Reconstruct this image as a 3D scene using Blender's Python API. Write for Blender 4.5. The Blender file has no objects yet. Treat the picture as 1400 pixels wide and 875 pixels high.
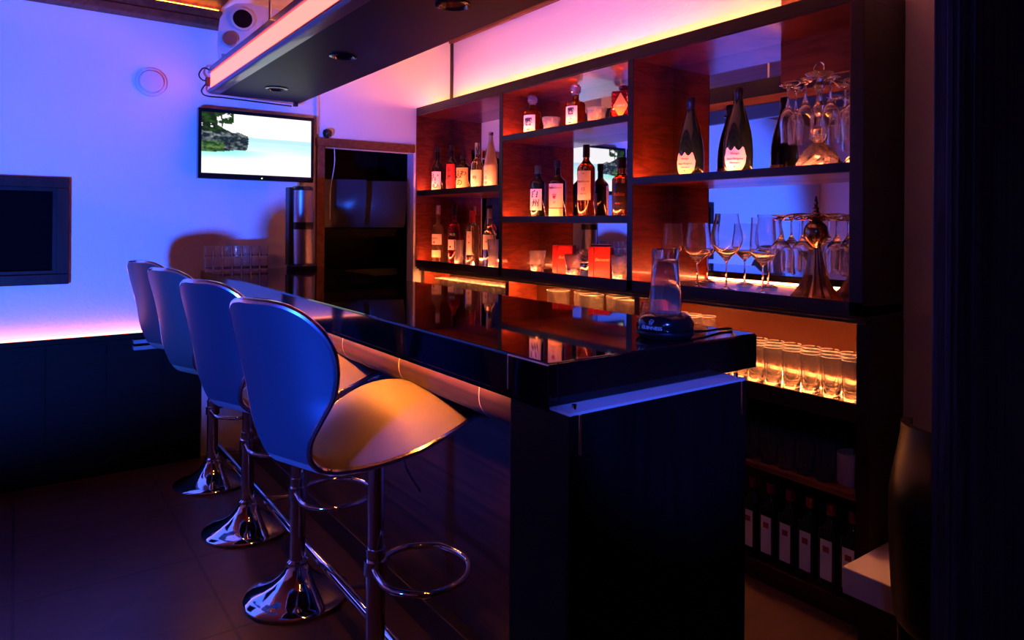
import bpy, bmesh, math, random
from mathutils import Vector, Matrix
random.seed(7)
PI = math.pi
sc = bpy.context.scene
COL = sc.collection
CAM_H = 1.4

# ------------------------------------------------------------------ materials
def nodes(m):
    m.use_nodes = True
    return m.node_tree.nodes, m.node_tree.links, m.node_tree.nodes['Principled BSDF']

def mat(name, base, rough=.5, metal=0., spec=.5, trans=0., ior=1.45, emit=None, es=1., coat=0., coat_rough=.05):
    m = bpy.data.materials.new(name)
    n, l, b = nodes(m)
    b.inputs['Base Color'].default_value = (*base, 1)
    b.inputs['Roughness'].default_value = rough
    b.inputs['Metallic'].default_value = metal
    b.inputs['Specular IOR Level'].default_value = spec
    b.inputs['Transmission Weight'].default_value = trans
    b.inputs['IOR'].default_value = ior
    b.inputs['Coat Weight'].default_value = coat
    b.inputs['Coat Roughness'].default_value = coat_rough
    if emit:
        b.inputs['Emission Color'].default_value = (*emit, 1)
        b.inputs['Emission Strength'].default_value = es
    return m

def tex(m, kind, scale, stretch=(1, 1, 1), detail=4, dist=0.):
    n, l, b = nodes(m)
    tc = n.new('ShaderNodeTexCoord'); mp = n.new('ShaderNodeMapping')
    mp.inputs['Scale'].default_value = stretch
    l.new(tc.outputs['Object'], mp.inputs['Vector'])
    t = n.new({'noise': 'ShaderNodeTexNoise', 'wave': 'ShaderNodeTexWave', 'voronoi': 'ShaderNodeTexVoronoi'}[kind])
    t.inputs['Scale'].default_value = scale
    if kind != 'voronoi':
        t.inputs['Detail'].default_value = detail
    if kind == 'noise':
        t.inputs['Distortion'].default_value = dist
    l.new(mp.outputs[0], t.inputs['Vector'])
    return t

def ramp(m, src, stops, sock='Base Color'):
    n, l, b = nodes(m)
    r = n.new('ShaderNodeValToRGB')
    el = r.color_ramp.elements
    while len(el) < len(stops): el.new(.5)
    for e, (p, c) in zip(el, stops):
        e.position = p; e.color = (*c, 1)
    l.new(src, r.inputs[0])
    l.new(r.outputs[0], b.inputs[sock])
    return r

def bump(m, src, strength=.2, dist=.01):
    n, l, b = nodes(m)
    bp = n.new('ShaderNodeBump')
    bp.inputs['Strength'].default_value = strength
    bp.inputs['Distance'].default_value = dist
    l.new(src, bp.inputs['Height']); l.new(bp.outputs[0], b.inputs['Normal'])

def woodmat(name, dark, light, stretch, rough=.35, scale=6, coat=.0, dist=1.2):
    m = mat(name, dark, rough, coat=coat)
    t = tex(m, 'noise', scale, stretch, 5, dist)
    ramp(m, t.outputs[0], [(.36, dark), (.62, light)])
    return m

M = {}
M['wall'] = mat('white_plaster', (.78, .77, .80), .85)
t = tex(M['wall'], 'noise', 55, (1, 1, 1), 5); bump(M['wall'], t.outputs[0], .22, .010)
M['ceiling'] = mat('ceiling_paint', (.75, .74, .76), .9)
M['darkwall'] = mat('dark_wall', (.05, .035, .05), .7)
M['wainscot'] = woodmat('wainscot_wood', (.003, .002, .002), (.006, .0035, .003), (1, 1, 12), .65, 3)
M['wainscot'].node_tree.nodes['Principled BSDF'].inputs['Specular IOR Level'].default_value = .12
M['cabwood'] = woodmat('cabinet_mahogany', (.11, .017, .008), (.20, .036, .015), (2, 2, 9), .30, 4, .35)
M['cabedge'] = woodmat('cabinet_wood_shaded', (.012, .005, .004), (.024, .010, .008), (2, 2, 8), .36, 4)  # same wood as the panels, coloured darker for the unlit fronts
M['satinback'] = mat('satin_back_panel', (.085, .026, .012), .22, spec=.6)
M['trimwood'] = woodmat('trim_red_wood', (.10, .025, .012), (.17, .05, .02), (8, 1, 8), .6, 3)
M['door'] = woodmat('partition_wood', (.012, .016, .018), (.055, .065, .070), (30, 30, .5), .5, 2.2, dist=.4)
M['doorframe'] = woodmat('partition_frame_wood', (.014, .014, .024), (.06, .06, .095), (14, 14, .8), .45, 3)
M['ebony'] = woodmat('macassar_ebony', (.012, .004, .003), (.055, .014, .006), (16, .35, 16), .5, 2.2, .0, .9)
M['blackgloss'] = mat('black_glass_laminate', (.004, .004, .005), .035, spec=.55, coat=0.)
M['fascia'] = mat('black_gloss_fascia', (.004, .004, .006), .06, spec=.5)
M['bodydark'] = woodmat('bar_end_dark', (.003, .003, .004), (.006, .006, .007), (9, 9, .6), .5, 3)
M['bodydark'].node_tree.nodes['Principled BSDF'].inputs['Specular IOR Level'].default_value = .2
M['ledge'] = mat('milky_ledge_laminate', (.82, .84, .92), .25, coat=.6)
M['floor'] = mat('dark_floor_tile', (.05, .03, .028), .34)
n, l, b = nodes(M['floor'])
tc = n.new('ShaderNodeTexCoord'); bk = n.new('ShaderNodeTexBrick')
bk.offset = .0; bk.inputs['Scale'].default_value = 1.; bk.inputs['Mortar Size'].default_value = .006
bk.inputs['Brick Width'].default_value = .62; bk.inputs['Row Height'].default_value = .62
bk.inputs['Color1'].default_value = (.085, .046, .042, 1); bk.inputs['Color2'].default_value = (.07, .040, .036, 1)
bk.inputs['Mortar'].default_value = (.02, .014, .013, 1)
l.new(tc.outputs['Object'], bk.inputs['Vector'])
nz = tex(M['floor'], 'noise', 7, (1, 1, 1), 6, .6)
mx = n.new('ShaderNodeMixRGB'); mx.blend_type = 'MULTIPLY'; mx.inputs[0].default_value = .75
rr = n.new('ShaderNodeValToRGB'); rr.color_ramp.elements[0].position = .3; rr.color_ramp.elements[0].color = (.45, .42, .42, 1); rr.color_ramp.elements[1].position = .7
l.new(nz.outputs[0], rr.inputs[0]); l.new(bk.outputs['Color'], mx.inputs[1]); l.new(rr.outputs[0], mx.inputs[2])
l.new(mx.outputs[0], b.inputs['Base Color']); bump(M['floor'], nz.outputs[0], .25, .006)
M['chrome'] = mat('chrome', (.86, .86, .88), .06, 1.)
M['chrome_edge'] = mat('chrome_trim', (.86, .86, .88), .20, 1.)
M['reflection_metal'] = mat('reflection_strip_metal', (.8, .8, .85), .5, 1.)
M['steel'] = mat('brushed_steel', (.62, .60, .62), .30, 1.)
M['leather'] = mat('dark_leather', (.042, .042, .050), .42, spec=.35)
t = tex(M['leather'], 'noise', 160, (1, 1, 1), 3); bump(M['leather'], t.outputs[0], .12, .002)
M['leatherlit'] = mat('dark_leather_lit', (.20, .17, .14), .45, spec=.4)  # the dark leather again, coloured lighter and warmer as if lit orange
t = tex(M['leatherlit'], 'noise', 160, (1, 1, 1), 3); bump(M['leatherlit'], t.outputs[0], .12, .002)
M['blackplastic'] = mat('black_plastic', (.012, .012, .014), .3)
M['blacksatin'] = mat('black_satin', (.01, .01, .012), .16, coat=.4)
M['blackpad'] = mat('black_leather_pad', (.008, .008, .009), .38, spec=.3)
M['rubber'] = mat('black_rubber', (.01, .01, .01), .7)
M['canopy'] = mat('canopy_lacquer', (.010, .010, .034), .5, spec=.12)
M['canopytrim'] = mat('canopy_moulding', (.11, .065, .10), .3, coat=.3)
M['mirror'] = mat('mirror_silver', (.80, .78, .80), .015, 1.)
M['glass'] = mat('clear_glass', (.97, .97, .97), .0, trans=.97, ior=1.47)
M['glass_lit'] = mat('lit_shelf_glass', (.97, .95, .93), .0, trans=.93, ior=1.47)  # milkier copy of the clear glass so shelf glassware looks lit
M['lit_rim'] = mat('lit_rim', (.95, .93, .90), .08, trans=.45, ior=1.47)  # milky stand-in for light carried up the glass to its lip
M['crystal'] = mat('crystal', (1, .98, .96), .0, trans=.88, ior=1.56)
M['frosted'] = mat('frosted_glass', (.95, .80, .72), .38, trans=.75, ior=1.4)
M['amber'] = mat('amber_whisky_glass', (.85, .16, .03), .0, trans=.96, ior=1.4)
M['redliq'] = mat('red_bitter_glass', (.65, .015, .02), .0, trans=.96, ior=1.4)
M['pale'] = mat('pale_spirit_glass', (.98, .90, .72), .0, trans=.96, ior=1.36)
M['darkgreen'] = mat('dark_green_glass', (.010, .022, .012), .06, coat=.5)
M['darkbottle'] = mat('dark_brown_glass', (.012, .006, .004), .07, coat=.5)
M['paper'] = mat('label_paper', (.82, .76, .68), .6)
M['papercream'] = mat('label_cream_paper', (.80, .62, .38), .6)
M['paperred'] = mat('label_red_paper', (.62, .04, .07), .6)
M['papergold'] = mat('label_gold_paper', (.62, .36, .12), .45, .3)
M['ink'] = mat('label_black_ink', (.012, .01, .01), .6)
M['inkred'] = mat('label_red_ink', (.35, .05, .04), .6)
M['inkwhite'] = mat('white_print', (.7, .7, .75), .5)
M['capdark'] = mat('dark_cap', (.02, .013, .012), .3)
M['capred'] = mat('red_cap', (.45, .02, .02), .35)
M['capwhite'] = mat('pale_cap', (.62, .52, .50), .4)
M['capsilver'] = mat('silver_foil_cap', (.6, .58, .56), .25, 1.)
M['capgreen'] = mat('olive_foil_cap', (.10, .12, .06), .35, .3)
M['redbox'] = mat('red_gift_box', (.72, .035, .025), .45)
M['goldink'] = mat('gold_print', (.95, .65, .30), .4, .2)
M['bronze'] = mat('bronze', (.34, .22, .16), .2, 1.)
M['decred'] = mat('red_faceted_crystal', (.45, .02, .03), .05, trans=.55, ior=1.5)
M['projector'] = mat('projector_casing', (.60, .58, .60), .4)
M['lens'] = mat('lens_black', (.006, .006, .008), .08)
M['dome'] = mat('detector_white', (.66, .62, .64), .45)
M['vent'] = mat('vent_grey', (.20, .19, .21), .5)
M['bench'] = mat('bench_white_laminate', (.66, .60, .62), .5)
M['paperroll'] = mat('paper_roll', (.55, .40, .30), .8)
M['alcove'] = mat('alcove_black', (.004, .0035, .005), .4, spec=.12)
M['film'] = mat('glossy_film', (.035, .038, .055), .10, spec=.8, coat=1.)
M['windowpane'] = mat('dark_window_glass', (.003, .003, .005), .03, spec=.45)
M['windowframe'] = woodmat('window_frame_wood', (.016, .006, .008), (.03, .012, .014), (6, 6, 1), .5, 3)
M['windowframe'].node_tree.nodes['Principled BSDF'].inputs['Specular IOR Level'].default_value = .2
M['yellowled'] = mat('tv_status_led', (.1, .1, .02), emit=(.9, 1., .2), es=3.)

def led(name, c, s):
    return mat(name, (0, 0, 0), .5, emit=c, es=s)
M['led_shelf'] = led('led_shelf_orange', (1., .19, .06), 150.)
M['led_hot'] = led('led_lower_orange', (1., .24, .055), 1000.)
M['led_mid'] = led('led_lower_left', (1., .27, .065), 750.)
M['led_dim'] = led('led_lower_middle', (1., .24, .055), 160.)
M['fill_rims'] = led('fill_lower_top', (1., .30, .08), 120.)
M['led_canopy'] = led('led_canopy_pink', (1., .085, .070), 5.6)
M['fill_canopytop'] = led('fill_canopy_top', (1., .22, .30), 9.)  # unseen fill above the canopy, bounced off the ceiling
M['led_cabtop'] = led('led_cabinet_top', (1., .36, .04), 75.)
M['led_cabpink'] = led('led_cabinet_top_pink', (1., .15, .22), 48.)
M['led_wall'] = led('led_wall_strip', (1., .22, .16), 9.)
M['led_bar'] = led('led_under_bar', (1., .24, .03), 270.)
M['led_cornice'] = led('led_cornice', (1., .26, .025), 24.)

# ------------------------------------------------------------------ mesh helpers
class MB:
    def __init__(s): s.v = []; s.f = []; s.sm = []
    def add(s, vs, fs, smooth=False):
        o = len(s.v); s.v += [tuple(v) for v in vs]
        for f in fs: s.f.append(tuple(i + o for i in f)); s.sm.append(smooth)
        return s
    def box(s, x0, x1, y0, y1, z0, z1, bev=0.):
        if bev <= 0:
            v = [(x, y, z) for z in (z0, z1) for y in (y0, y1) for x in (x0, x1)]
            return s.add(v, [(0, 2, 3, 1), (4, 5, 7, 6), (0, 1, 5, 4), (2, 6, 7, 3), (0, 4, 6, 2), (1, 3, 7, 5)])
        bm = bmesh.new(); bmesh.ops.create_cube(bm, size=1)
        for q in bm.verts: q.co = ((x0 + x1) / 2 + q.co.x * (x1 - x0), (y0 + y1) / 2 + q.co.y * (y1 - y0), (z0 + z1) / 2 + q.co.z * (z1 - z0))
        bmesh.ops.bevel(bm, geom=list(bm.edges), offset=bev, segments=2, affect='EDGES', profile=.5)
        bm.verts.index_update()
        s.add([tuple(q.co) for q in bm.verts], [tuple(q.index for q in f.verts) for f in bm.faces]); bm.free()
        return s
    def lathe(s, prof, c=(0, 0, 0), seg=28, smooth=True, capb=True, capt=True, flat=0):
        vs = []; n = len(prof)
        for r, z in prof:
            for k in range(seg):
                a = 2 * PI * k / seg
                vs.append((c[0] + r * math.cos(a), c[1] + r * math.sin(a), c[2] + z))
        fs = []
        for i in range(n - 1):
            for k in range(seg):
                k2 = (k + 1) % seg
                fs.append((i * seg + k, i * seg + k2, (i + 1) * seg + k2, (i + 1) * seg + k))
        if capb: fs.append(tuple(reversed(range(seg))))
        if capt: fs.append(tuple((n - 1) * seg + k for k in range(seg)))
        return s.add(vs, fs, smooth)
    def tube(s, pts, r, seg=10, closed=False, caps=True):
        pts = [Vector(p) for p in pts]; n = len(pts)
        rr = r if isinstance(r, (list, tuple)) else [r] * n
        vs = []; up = None
        for i, p in enumerate(pts):
            if closed: tdir = pts[(i + 1) % n] - pts[i - 1]
            else: tdir = pts[min(i + 1, n - 1)] - pts[max(i - 1, 0)]
            tdir.normalize()
            if up is None:
                up = Vector((0, 0, 1)) if abs(tdir.z) < .9 else Vector((1, 0, 0))
            side = tdir.cross(up)
            if side.length < 1e-5: side = tdir.cross(Vector((0, 1, 0)))
            side.normalize(); up = side.cross(tdir).normalized()
            for k in range(seg):
                a = 2 * PI * k / seg
                vs.append(p + rr[i] * (math.cos(a) * side + math.sin(a) * up))
        fs = []
        for i in range(n if closed else n - 1):
            j = (i + 1) % n
            for k in range(seg):
                k2 = (k + 1) % seg
                fs.append((i * seg + k, j * seg + k, j * seg + k2, i * seg + k2))
        if not closed and caps:
            fs.append(tuple(range(seg))); fs.append(tuple(reversed([(n - 1) * seg + k for k in range(seg)])))
        return s.add(vs, fs, True)
    def grid(s, rows, smooth=True, flip=False):
        n = len(rows); m = len(rows[0])
        vs = [p for r in rows for p in r]; fs = []
        for i in range(n - 1):
            for j in range(m - 1):
                f = (i * m + j, i * m + j + 1, (i + 1) * m + j + 1, (i + 1) * m + j)
                fs.append(tuple(reversed(f)) if flip else f)
        return s.add(vs, fs, smooth)
    def prism(s, poly, axis, a0, a1, smooth=False):
        # poly: 2D points; extruded along axis 'x','y' or 'z'
        def P(p, a): return {'y': (p[0], a, p[1]), 'x': (a, p[0], p[1]), 'z': (p[0], p[1], a)}[axis]
        n = len(poly)
        vs = [P(p, a0) for p in poly] + [P(p, a1) for p in poly]
        fs = [tuple(range(n)), tuple(reversed(range(n, 2 * n)))]
        s.add(vs, fs)
        s.add(vs, [(i, n + i, n + (i + 1) % n, (i + 1) % n) for i in range(n)], smooth)
        return s
    def mesh(s, name):
        me = bpy.data.meshes.new(name)
        me.from_pydata(s.v, [], s.f)
        me.polygons.foreach_set('use_smooth', s.sm)
        bm = bmesh.new(); bm.from_mesh(me)
        bmesh.ops.remove_doubles(bm, verts=bm.verts, dist=1e-6)
        bmesh.ops.recalc_face_normals(bm, faces=bm.faces); bm.to_mesh(me); bm.free()
        if any(s.sm): me.set_sharp_from_angle(angle=math.radians(42))
        me.update()
        return me

def link(name, me, m, parent=None):
    o = bpy.data.objects.new(name, me); COL.objects.link(o)
    if m is not None:
        me.materials.clear(); me.materials.append(m)
    if parent: o.parent = parent
    return o
def obj(name, mb, m, parent=None): return link(name, mb.mesh(name), m, parent)
def tag(o, label, cat, group=None):
    o['label'] = label; o['category'] = cat
    if group: o['group'] = group
    return o
def thing(name, label, cat, loc=(0, 0, 0), rz=0., group=None):
    o = bpy.data.objects.new(name, None); COL.objects.link(o)
    o.location = loc; o.rotation_euler = (0, 0, rz); o.empty_display_size = .05
    return tag(o, label, cat, group)
def struct(name, mb, m, parent=None):
    o = obj(name, mb, m, parent)
    if not parent: o['kind'] = 'structure'
    return o
def dup(root, loc, rz=None, label=None, group=None):
    r = root.copy(); COL.objects.link(r); r.location = loc
    if rz is not None: r.rotation_euler = (0, 0, rz)
    if label: r['label'] = label
    if group: r['group'] = group
    for ch in list(root.children):
        c = ch.copy(); COL.objects.link(c); c.parent = r
        for g in list(ch.children):
            d = g.copy(); COL.objects.link(d); d.parent = c
    return r

def text_mesh(body, size, shear=0., depth=.0006, align='CENTER'):
    cu = bpy.data.curves.new('lettering', 'FONT'); cu.body = body; cu.size = size; cu.shear = shear
    cu.align_x = align; cu.align_y = 'CENTER'; cu.extrude = depth; cu.offset = size * .010; cu.resolution_u = 3
    o = bpy.data.objects.new('lettering', cu); COL.objects.link(o)
    bpy.context.view_layer.update()
    dg = bpy.context.evaluated_depsgraph_get()
    me = bpy.data.meshes.new_from_object(o.evaluated_get(dg))
    bpy.data.objects.remove(o); bpy.data.curves.remove(cu)
    return me
def text_on_cyl(items, r):
    """items: (text, size, u, z, shear) wrapped on a cylinder of radius r about +X"""
    bm = bmesh.new()
    for body, size, u, z, sh in items:
        me = text_mesh(body, size, sh)
        for v in me.vertices:
            a = (u + v.co.x) / r; rad = r + .0006 + v.co.z
            v.co = (rad * math.cos(a), rad * math.sin(a), z + v.co.y)
        bm.from_mesh(me); bpy.data.meshes.remove(me)
    me = bpy.data.meshes.new('lettering'); bm.to_mesh(me); bm.free(); return me
def text_flat(items):
    """lettering on a plane facing -Y; items: (text, size, x, z, shear)"""
    bm = bmesh.new()
    for body, size, x, z, sh in items:
        me = text_mesh(body, size, sh)
        for v in me.vertices: v.co = (x + v.co.x, -v.co.z - .0005, z + v.co.y)
        bm.from_mesh(me); bpy.data.meshes.remove(me)
    me = bpy.data.meshes.new('lettering'); bm.to_mesh(me); bm.free(); return me
def cyl_patch(r, z0, z1, ah, nz=2, n=14, top=None, th=.0012):
    """curved label centred on +X; top(t) optional top-edge offset"""
    mb = MB(); rows = [[], []]; inner = [[], []]
    for k in range(n + 1):
        t = -1 + 2 * k / n; a = t * ah
        zt = z1 if top is None else top(t)[1]; zb = z0 if top is None else top(t)[0]
        for q, z in ((0, zb), (1, zt)):
            rows[q].append(((r + th) * math.cos(a), (r + th) * math.sin(a), z)); inner[q].append((r * math.cos(a) * .999, r * math.sin(a) * .999, z))
    mb.grid(rows, True)
    mb.grid([inner[0], rows[0]], False); mb.grid([rows[1], inner[1]], False)
    mb.grid([[rows[0][0], rows[1][0]], [inner[0][0], inner[1][0]]], False)
    mb.grid([[rows[0][-1], rows[1][-1]], [inner[0][-1], inner[1][-1]]], False)
    return mb
def cyl_back(r, z0, z1, ah=.9):
    mb = cyl_patch(r, z0, z1, ah); mb.v = [(-x, -y, z) for x, y, z in mb.v]; return mb
def smoothstep(a, b, x):
    t = max(0., min(1., (x - a) / (b - a))); return t * t * (3 - 2 * t)
def catmull(pts, n):
    out = []
    for i in range(len(pts) - 1):
        p0 = pts[max(i - 1, 0)]; p1 = pts[i]; p2 = pts[i + 1]; p3 = pts[min(i + 2, len(pts) - 1)]
        for k in range(n):
            t = k / n
            out.append(tuple(.5 * (2 * b + (c - a) * t + (2 * a - 5 * b + 4 * c - d) * t * t + (3 * b - a - 3 * c + d) * t ** 3) for a, b, c, d in zip(p0, p1, p2, p3)))
    out.append(tuple(pts[-1])); return out

# ------------------------------------------------------------------ camera
cam = bpy.data.cameras.new('camera'); co = bpy.data.objects.new('camera', cam); COL.objects.link(co)
cam.sensor_width = 36; cam.sensor_fit = 'HORIZONTAL'; cam.lens = 943 / 1400 * 36
cam.shift_y = -(437.5 - 306.4) / 1400; cam.clip_start = .02
yaw = math.radians(35.76)
fwd = Vector((math.sin(yaw), math.cos(yaw), 0)); right0 = Vector((math.cos(yaw), -math.sin(yaw), 0)); up0 = Vector((0, 0, 1))
roll = math.radians(.375)   # the horizon drops slightly to the right
right = (right0 * math.cos(roll) + up0 * math.sin(roll)); up = (up0 * math.cos(roll) - right0 * math.sin(roll))
co.matrix_world = Matrix((( right.x, up.x, -fwd.x, 0), (right.y, up.y, -fwd.y, 0), (right.z, up.z, -fwd.z, CAM_H), (0, 0, 0, 1)))
sc.camera = co

# ------------------------------------------------------------------ room shell
XL, XR, YN, YF, ZC = -2.4, 2.63, -1.6, 4.43, 2.78
struct('floor', MB().box(XL - .1, XR + .1, YN - .1, YF + 1.2, -.08, 0), M['floor'])
struct('ceiling', MB().box(XL - .1, XR + .1, YN - .1, YF + .1, ZC, ZC + .08), M['ceiling'])
WX0, WX1, WZ0, WZ1 = -.42, .235, 1.063, 1.632      # window outer frame
DX0, DX1, DZ = 1.655, 2.318, 1.905                 # alcove doorway
w = MB()
w.box(XL, WX0, YF, YF + .1, 0, ZC).box(WX0, WX1, YF, YF + .1, 0, WZ0).box(WX0, WX1, YF, YF + .1, WZ1, ZC)
w.box(WX1, DX0, YF, YF + .1, 0, ZC).box(DX0, DX1, YF, YF + .1, DZ, ZC).box(DX1, XR + .1, YF, YF + .1, 0, ZC)
struct('wall_far', w, M['wall'])
struct('ceiling_wood', MB().box(XL, 1.0, YN, YF, 2.69, ZC - .001), M['trimwood'])
struct('wall_left', MB().box(XL - .1, XL, YN, YF + .1, 0, ZC), M['wall'])
struct('wall_right', MB().box(XR, XR + .1, YN, YF, 0, ZC), M['wall'])
struct('wall_near', MB().box(XL, XR, YN - .1, YN, 0, ZC), M['darkwall'])
# alcove behind the doorway
a = MB(); a.box(DX0 - .1, DX0, YF + .1, YF + 1.1, 0, 2.1).box(DX1, DX1 + .1, YF + .1, YF + 1.1, 0, 2.1)
a.box(DX0 - .1, DX1 + .1, YF + 1.1, YF + 1.2, 0, 2.1).box(DX0 - .1, DX1 + .1, YF + .1, YF + 1.2, 2.1, 2.2)
struct('wall_alcove', a, M['alcove'])
# door casing
d = MB(); d.box(DX0 - .06, DX1, YF - .025, YF + .02, DZ, DZ + .055, .004).box(DX0 - .055, DX0, YF - .02, YF + .02, 0, DZ, .004)
struct('trim_1', d, M['trimwood'])
# window
wi = bpy.data.objects.new('window_1', None); COL.objects.link(wi); wi['kind'] = 'structure'
f = MB(); fw = .055
for q in ((WX0, WX1, WZ1 - fw, WZ1), (WX0, WX1, WZ0, WZ0 + fw), (WX0, WX0 + fw, WZ0 + fw, WZ1 - fw), (WX1 - fw, WX1, WZ0 + fw, WZ1 - fw)):
    f.box(q[0], q[1], YF - .035, YF + .05, q[2], q[3], .004)
g = .018
for q in ((WX0 + fw, WX1 - fw, WZ1 - fw - g, WZ1 - fw), (WX0 + fw, WX1 - fw, WZ0 + fw, WZ0 + fw + g), (WX0 + fw, WX0 + fw + g, WZ0 + fw + g, WZ1 - fw - g), (WX1 - fw - g, WX1 - fw, WZ0 + fw + g, WZ1 - fw - g)):
    f.box(q[0], q[1], YF - .012, YF + .05, q[2], q[3])
struct('window_frame', f, M['windowframe'], wi)
struct('pane', MB().box(WX0 + fw, WX1 - fw, YF + .02, YF + .03, WZ0 + fw, WZ1 - fw), M['windowpane'], wi)
# wainscot of the far wall with its cap and light strip
WT = .775
struct('baseboard_far', MB().box(XL, .9, YF - .03, YF, 0, .10, .004), M['wainscot'])
wc = MB().box(XL, .9, YF - .018, YF, .10, WT - .03)
for k in range(12):
    x = XL + .28 * k
    wc.box(x, x + .012, YF - .024, YF - .016, .10, WT - .03)
wc.box(XL, .9, YF - .07, YF, WT - .03, WT, .004)
struct('trim_2', wc, M['wainscot'])
tag(obj('led_strip', MB().box(XL + .02, .62, YF - .045, YF - .004, WT, WT + .006), M['led_wall']), 'glowing pink white light strip along the wainscot top on the far wall', 'light strip')
for k, (zz, lb) in enumerate(((.728, 'upper of two thin grey vent slats below the wall light strip'), (.692, 'lower of two thin grey vent slats below the wall light strip'))):
    tag(obj('vent_slat', MB().box(.54, .80, YF - .080, YF - .02, zz - .011, zz + .011, .002), M['vent']), lb, 'vent')
# cornice along the far wall with an orange lit board above
cn = MB(); cn.box(XL, 1.0, YF - .10, YF, 2.555, 2.60, .006).box(XL, 1.0, YF - .075, YF, 2.60, 2.66, .008)
struct('trim_3', cn, M['trimwood'])
struct('trim_4', MB().box(XL, 1.0, YF - .03, YF, 2.66, 2.689), M['trimwood'])
tag(obj('led_strip', MB().box(XL + .02, .98, YF - .055, YF - .045, 2.66, 2.668), M['led_cornice']), 'orange light strip hidden on top of the far wall cornice', 'light strip')
# beam at the top of the right wall, corner strip and red post above the cabinet
struct('trim_5', MB().box(XR - .03, XR, YN, YF, 2.735, ZC - .001, .004), M['trimwood'])
struct('trim_6', MB().box(XR - .016, XR, YF - .022, YF - .001, 2.0, 2.735), M['cabedge'])
struct('trim_7', MB().box(XR - .03, XR, 1.36, 1.69, 2.0, 2.735), M['trimwood'])
# dark wood partition in the right foreground
PY = .53
fr = MB(); fr.box(1.350, 1.44, .527, .570, 0, ZC - .001, .003).box(1.345, 1.352, .536, .546, 0, ZC - .001, .002).box(1.40, 1.43, .521, .530, 0, ZC - .001, .002)
struct('column_partition', fr, M['doorframe'])
struct('wall_partition', MB().box(1.44, 2.6, .532, .565, 0, ZC - .001), M['door'])

# ------------------------------------------------------------------ bar counter
XC, Y0, HT = .90, 1.117, 1.111
XI = 1.617
bar = thing('bar_counter', 'long black glossy bar counter with rounded striped wood front and dark end block', 'bar counter', (0, 0, 0))
obj('countertop', MB().box(XC + .002, XI, Y0 + .002, YF - .002, HT - .03, HT, .004), M['blackgloss'], bar)
obj('front_fascia', MB().box(XC, XC + .028, Y0, YF - .002, 1.020, HT - .003, .0025), M['fascia'], bar)
obj('strip_shade_lip', MB().box(XC, XC + .004, Y0, YF - .002, 1.011, 1.020), M['fascia'], bar)  # added lip that hides the under-bar strip and trims its spread
obj('end_fascia', MB().box(XC + .028, XI, Y0, Y0 + .028, 1.020, HT - .003, .0025), M['fascia'], bar)
obj('inner_fascia', MB().box(XI - .028, XI, Y0 + .028, YF - .002, 1.020, HT - .03), M['fascia'], bar)
roll_prof = catmull([(1.02, 1.05), (.998, 1.012), (.984, .985), (.980, .955), (.986, .925), (1.01, .897), (1.06, .872), (1.12, .850), (1.168, .81), (1.186, .72), (1.19, .45), (1.19, .10), (1.19, .0)], 4)
b2 = MB(); y0w, y1w = 1.264, YF - .002
b2.grid([[(x, y, z) for x, z in roll_prof] for y in (y0w, y1w)], True)
b2.add([(x, y0w, z) for x, z in roll_prof] + [(1.45, y0w, 0), (1.45, y0w, 1.05)], [tuple(range(len(roll_prof) + 2))])
obj('wood_front', b2, M['ebony'], bar)
for y in (1.5 + .46 * k for k in range(6)):
    obj('wood_seam', MB().grid([[(x - .0012, yy, z - .0005) for x, z in roll_prof[2:28]] for yy in (y, y + .003)], True), M['goldink'], bar)

obj('inner_panel', MB().box(1.45, 1.49, 1.264, YF - .002, 0, 1.06), M['bodydark'], bar)
obj('kick_plinth', MB().box(1.15, 1.20, 1.264, YF - .002, 0, .10, .004), M['cabedge'], bar)
eb = MB().box(XC + .008, 1.49, 1.058, 1.264, 0, 1.012, .003)
obj('end_block', eb, M['bodydark'], bar)
obj('end_ledge', MB().box(XC + .010, 1.488, 1.060, 1.25, 1.012, 1.018), M['ledge'], bar)
for x, y in ((XC + .035, 1.075), (1.47, 1.075)):
    obj('standoff_pin', MB().lathe([(.0055, 1.018), (.0055, 1.030)], (x, y, 0), 10), M['chrome'], bar)
    obj('edge_rod', MB().lathe([(.0035, .93), (.0035, 1.012)], (x, 1.0575, 0), 8), M['chrome'], bar)
obj('reflection_strip', MB().box(XC - .0015, XC + .001, Y0 + .0, Y0 + .145, HT - .0055, HT - .003), M['reflection_metal'], bar)  # metal strips standing in for a bluish reflection on the fascia corner
obj('reflection_strip', MB().box(XC - .0015, XC + .001, Y0 + .143, Y0 + .145, 1.03, HT - .0055), M['reflection_metal'], bar)
obj('under_bar_light', MB().box(XC + .0045, XC + .010, Y0 + .30, YF - .05, 1.0165, 1.0198), M['led_bar'], bar)

fr_ = thing('foot_rail', 'chrome foot rail running low along the bar front behind the stools', 'foot rail', (0, 0, 0))
obj('rail', MB().tube([(.946, 1.1, .12), (.946, 2.7, .12), (.946, 4.36, .12)], .019, 14), M['chrome'], fr_)
for y in (1.35, 2.35, 3.35, 4.2):
    obj('bracket', MB().tube([(.946, y, .115), (.99, y, .085), (1.06, y, .07), (1.16, y, .07)], .010, 8), M['chrome'], fr_)

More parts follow.
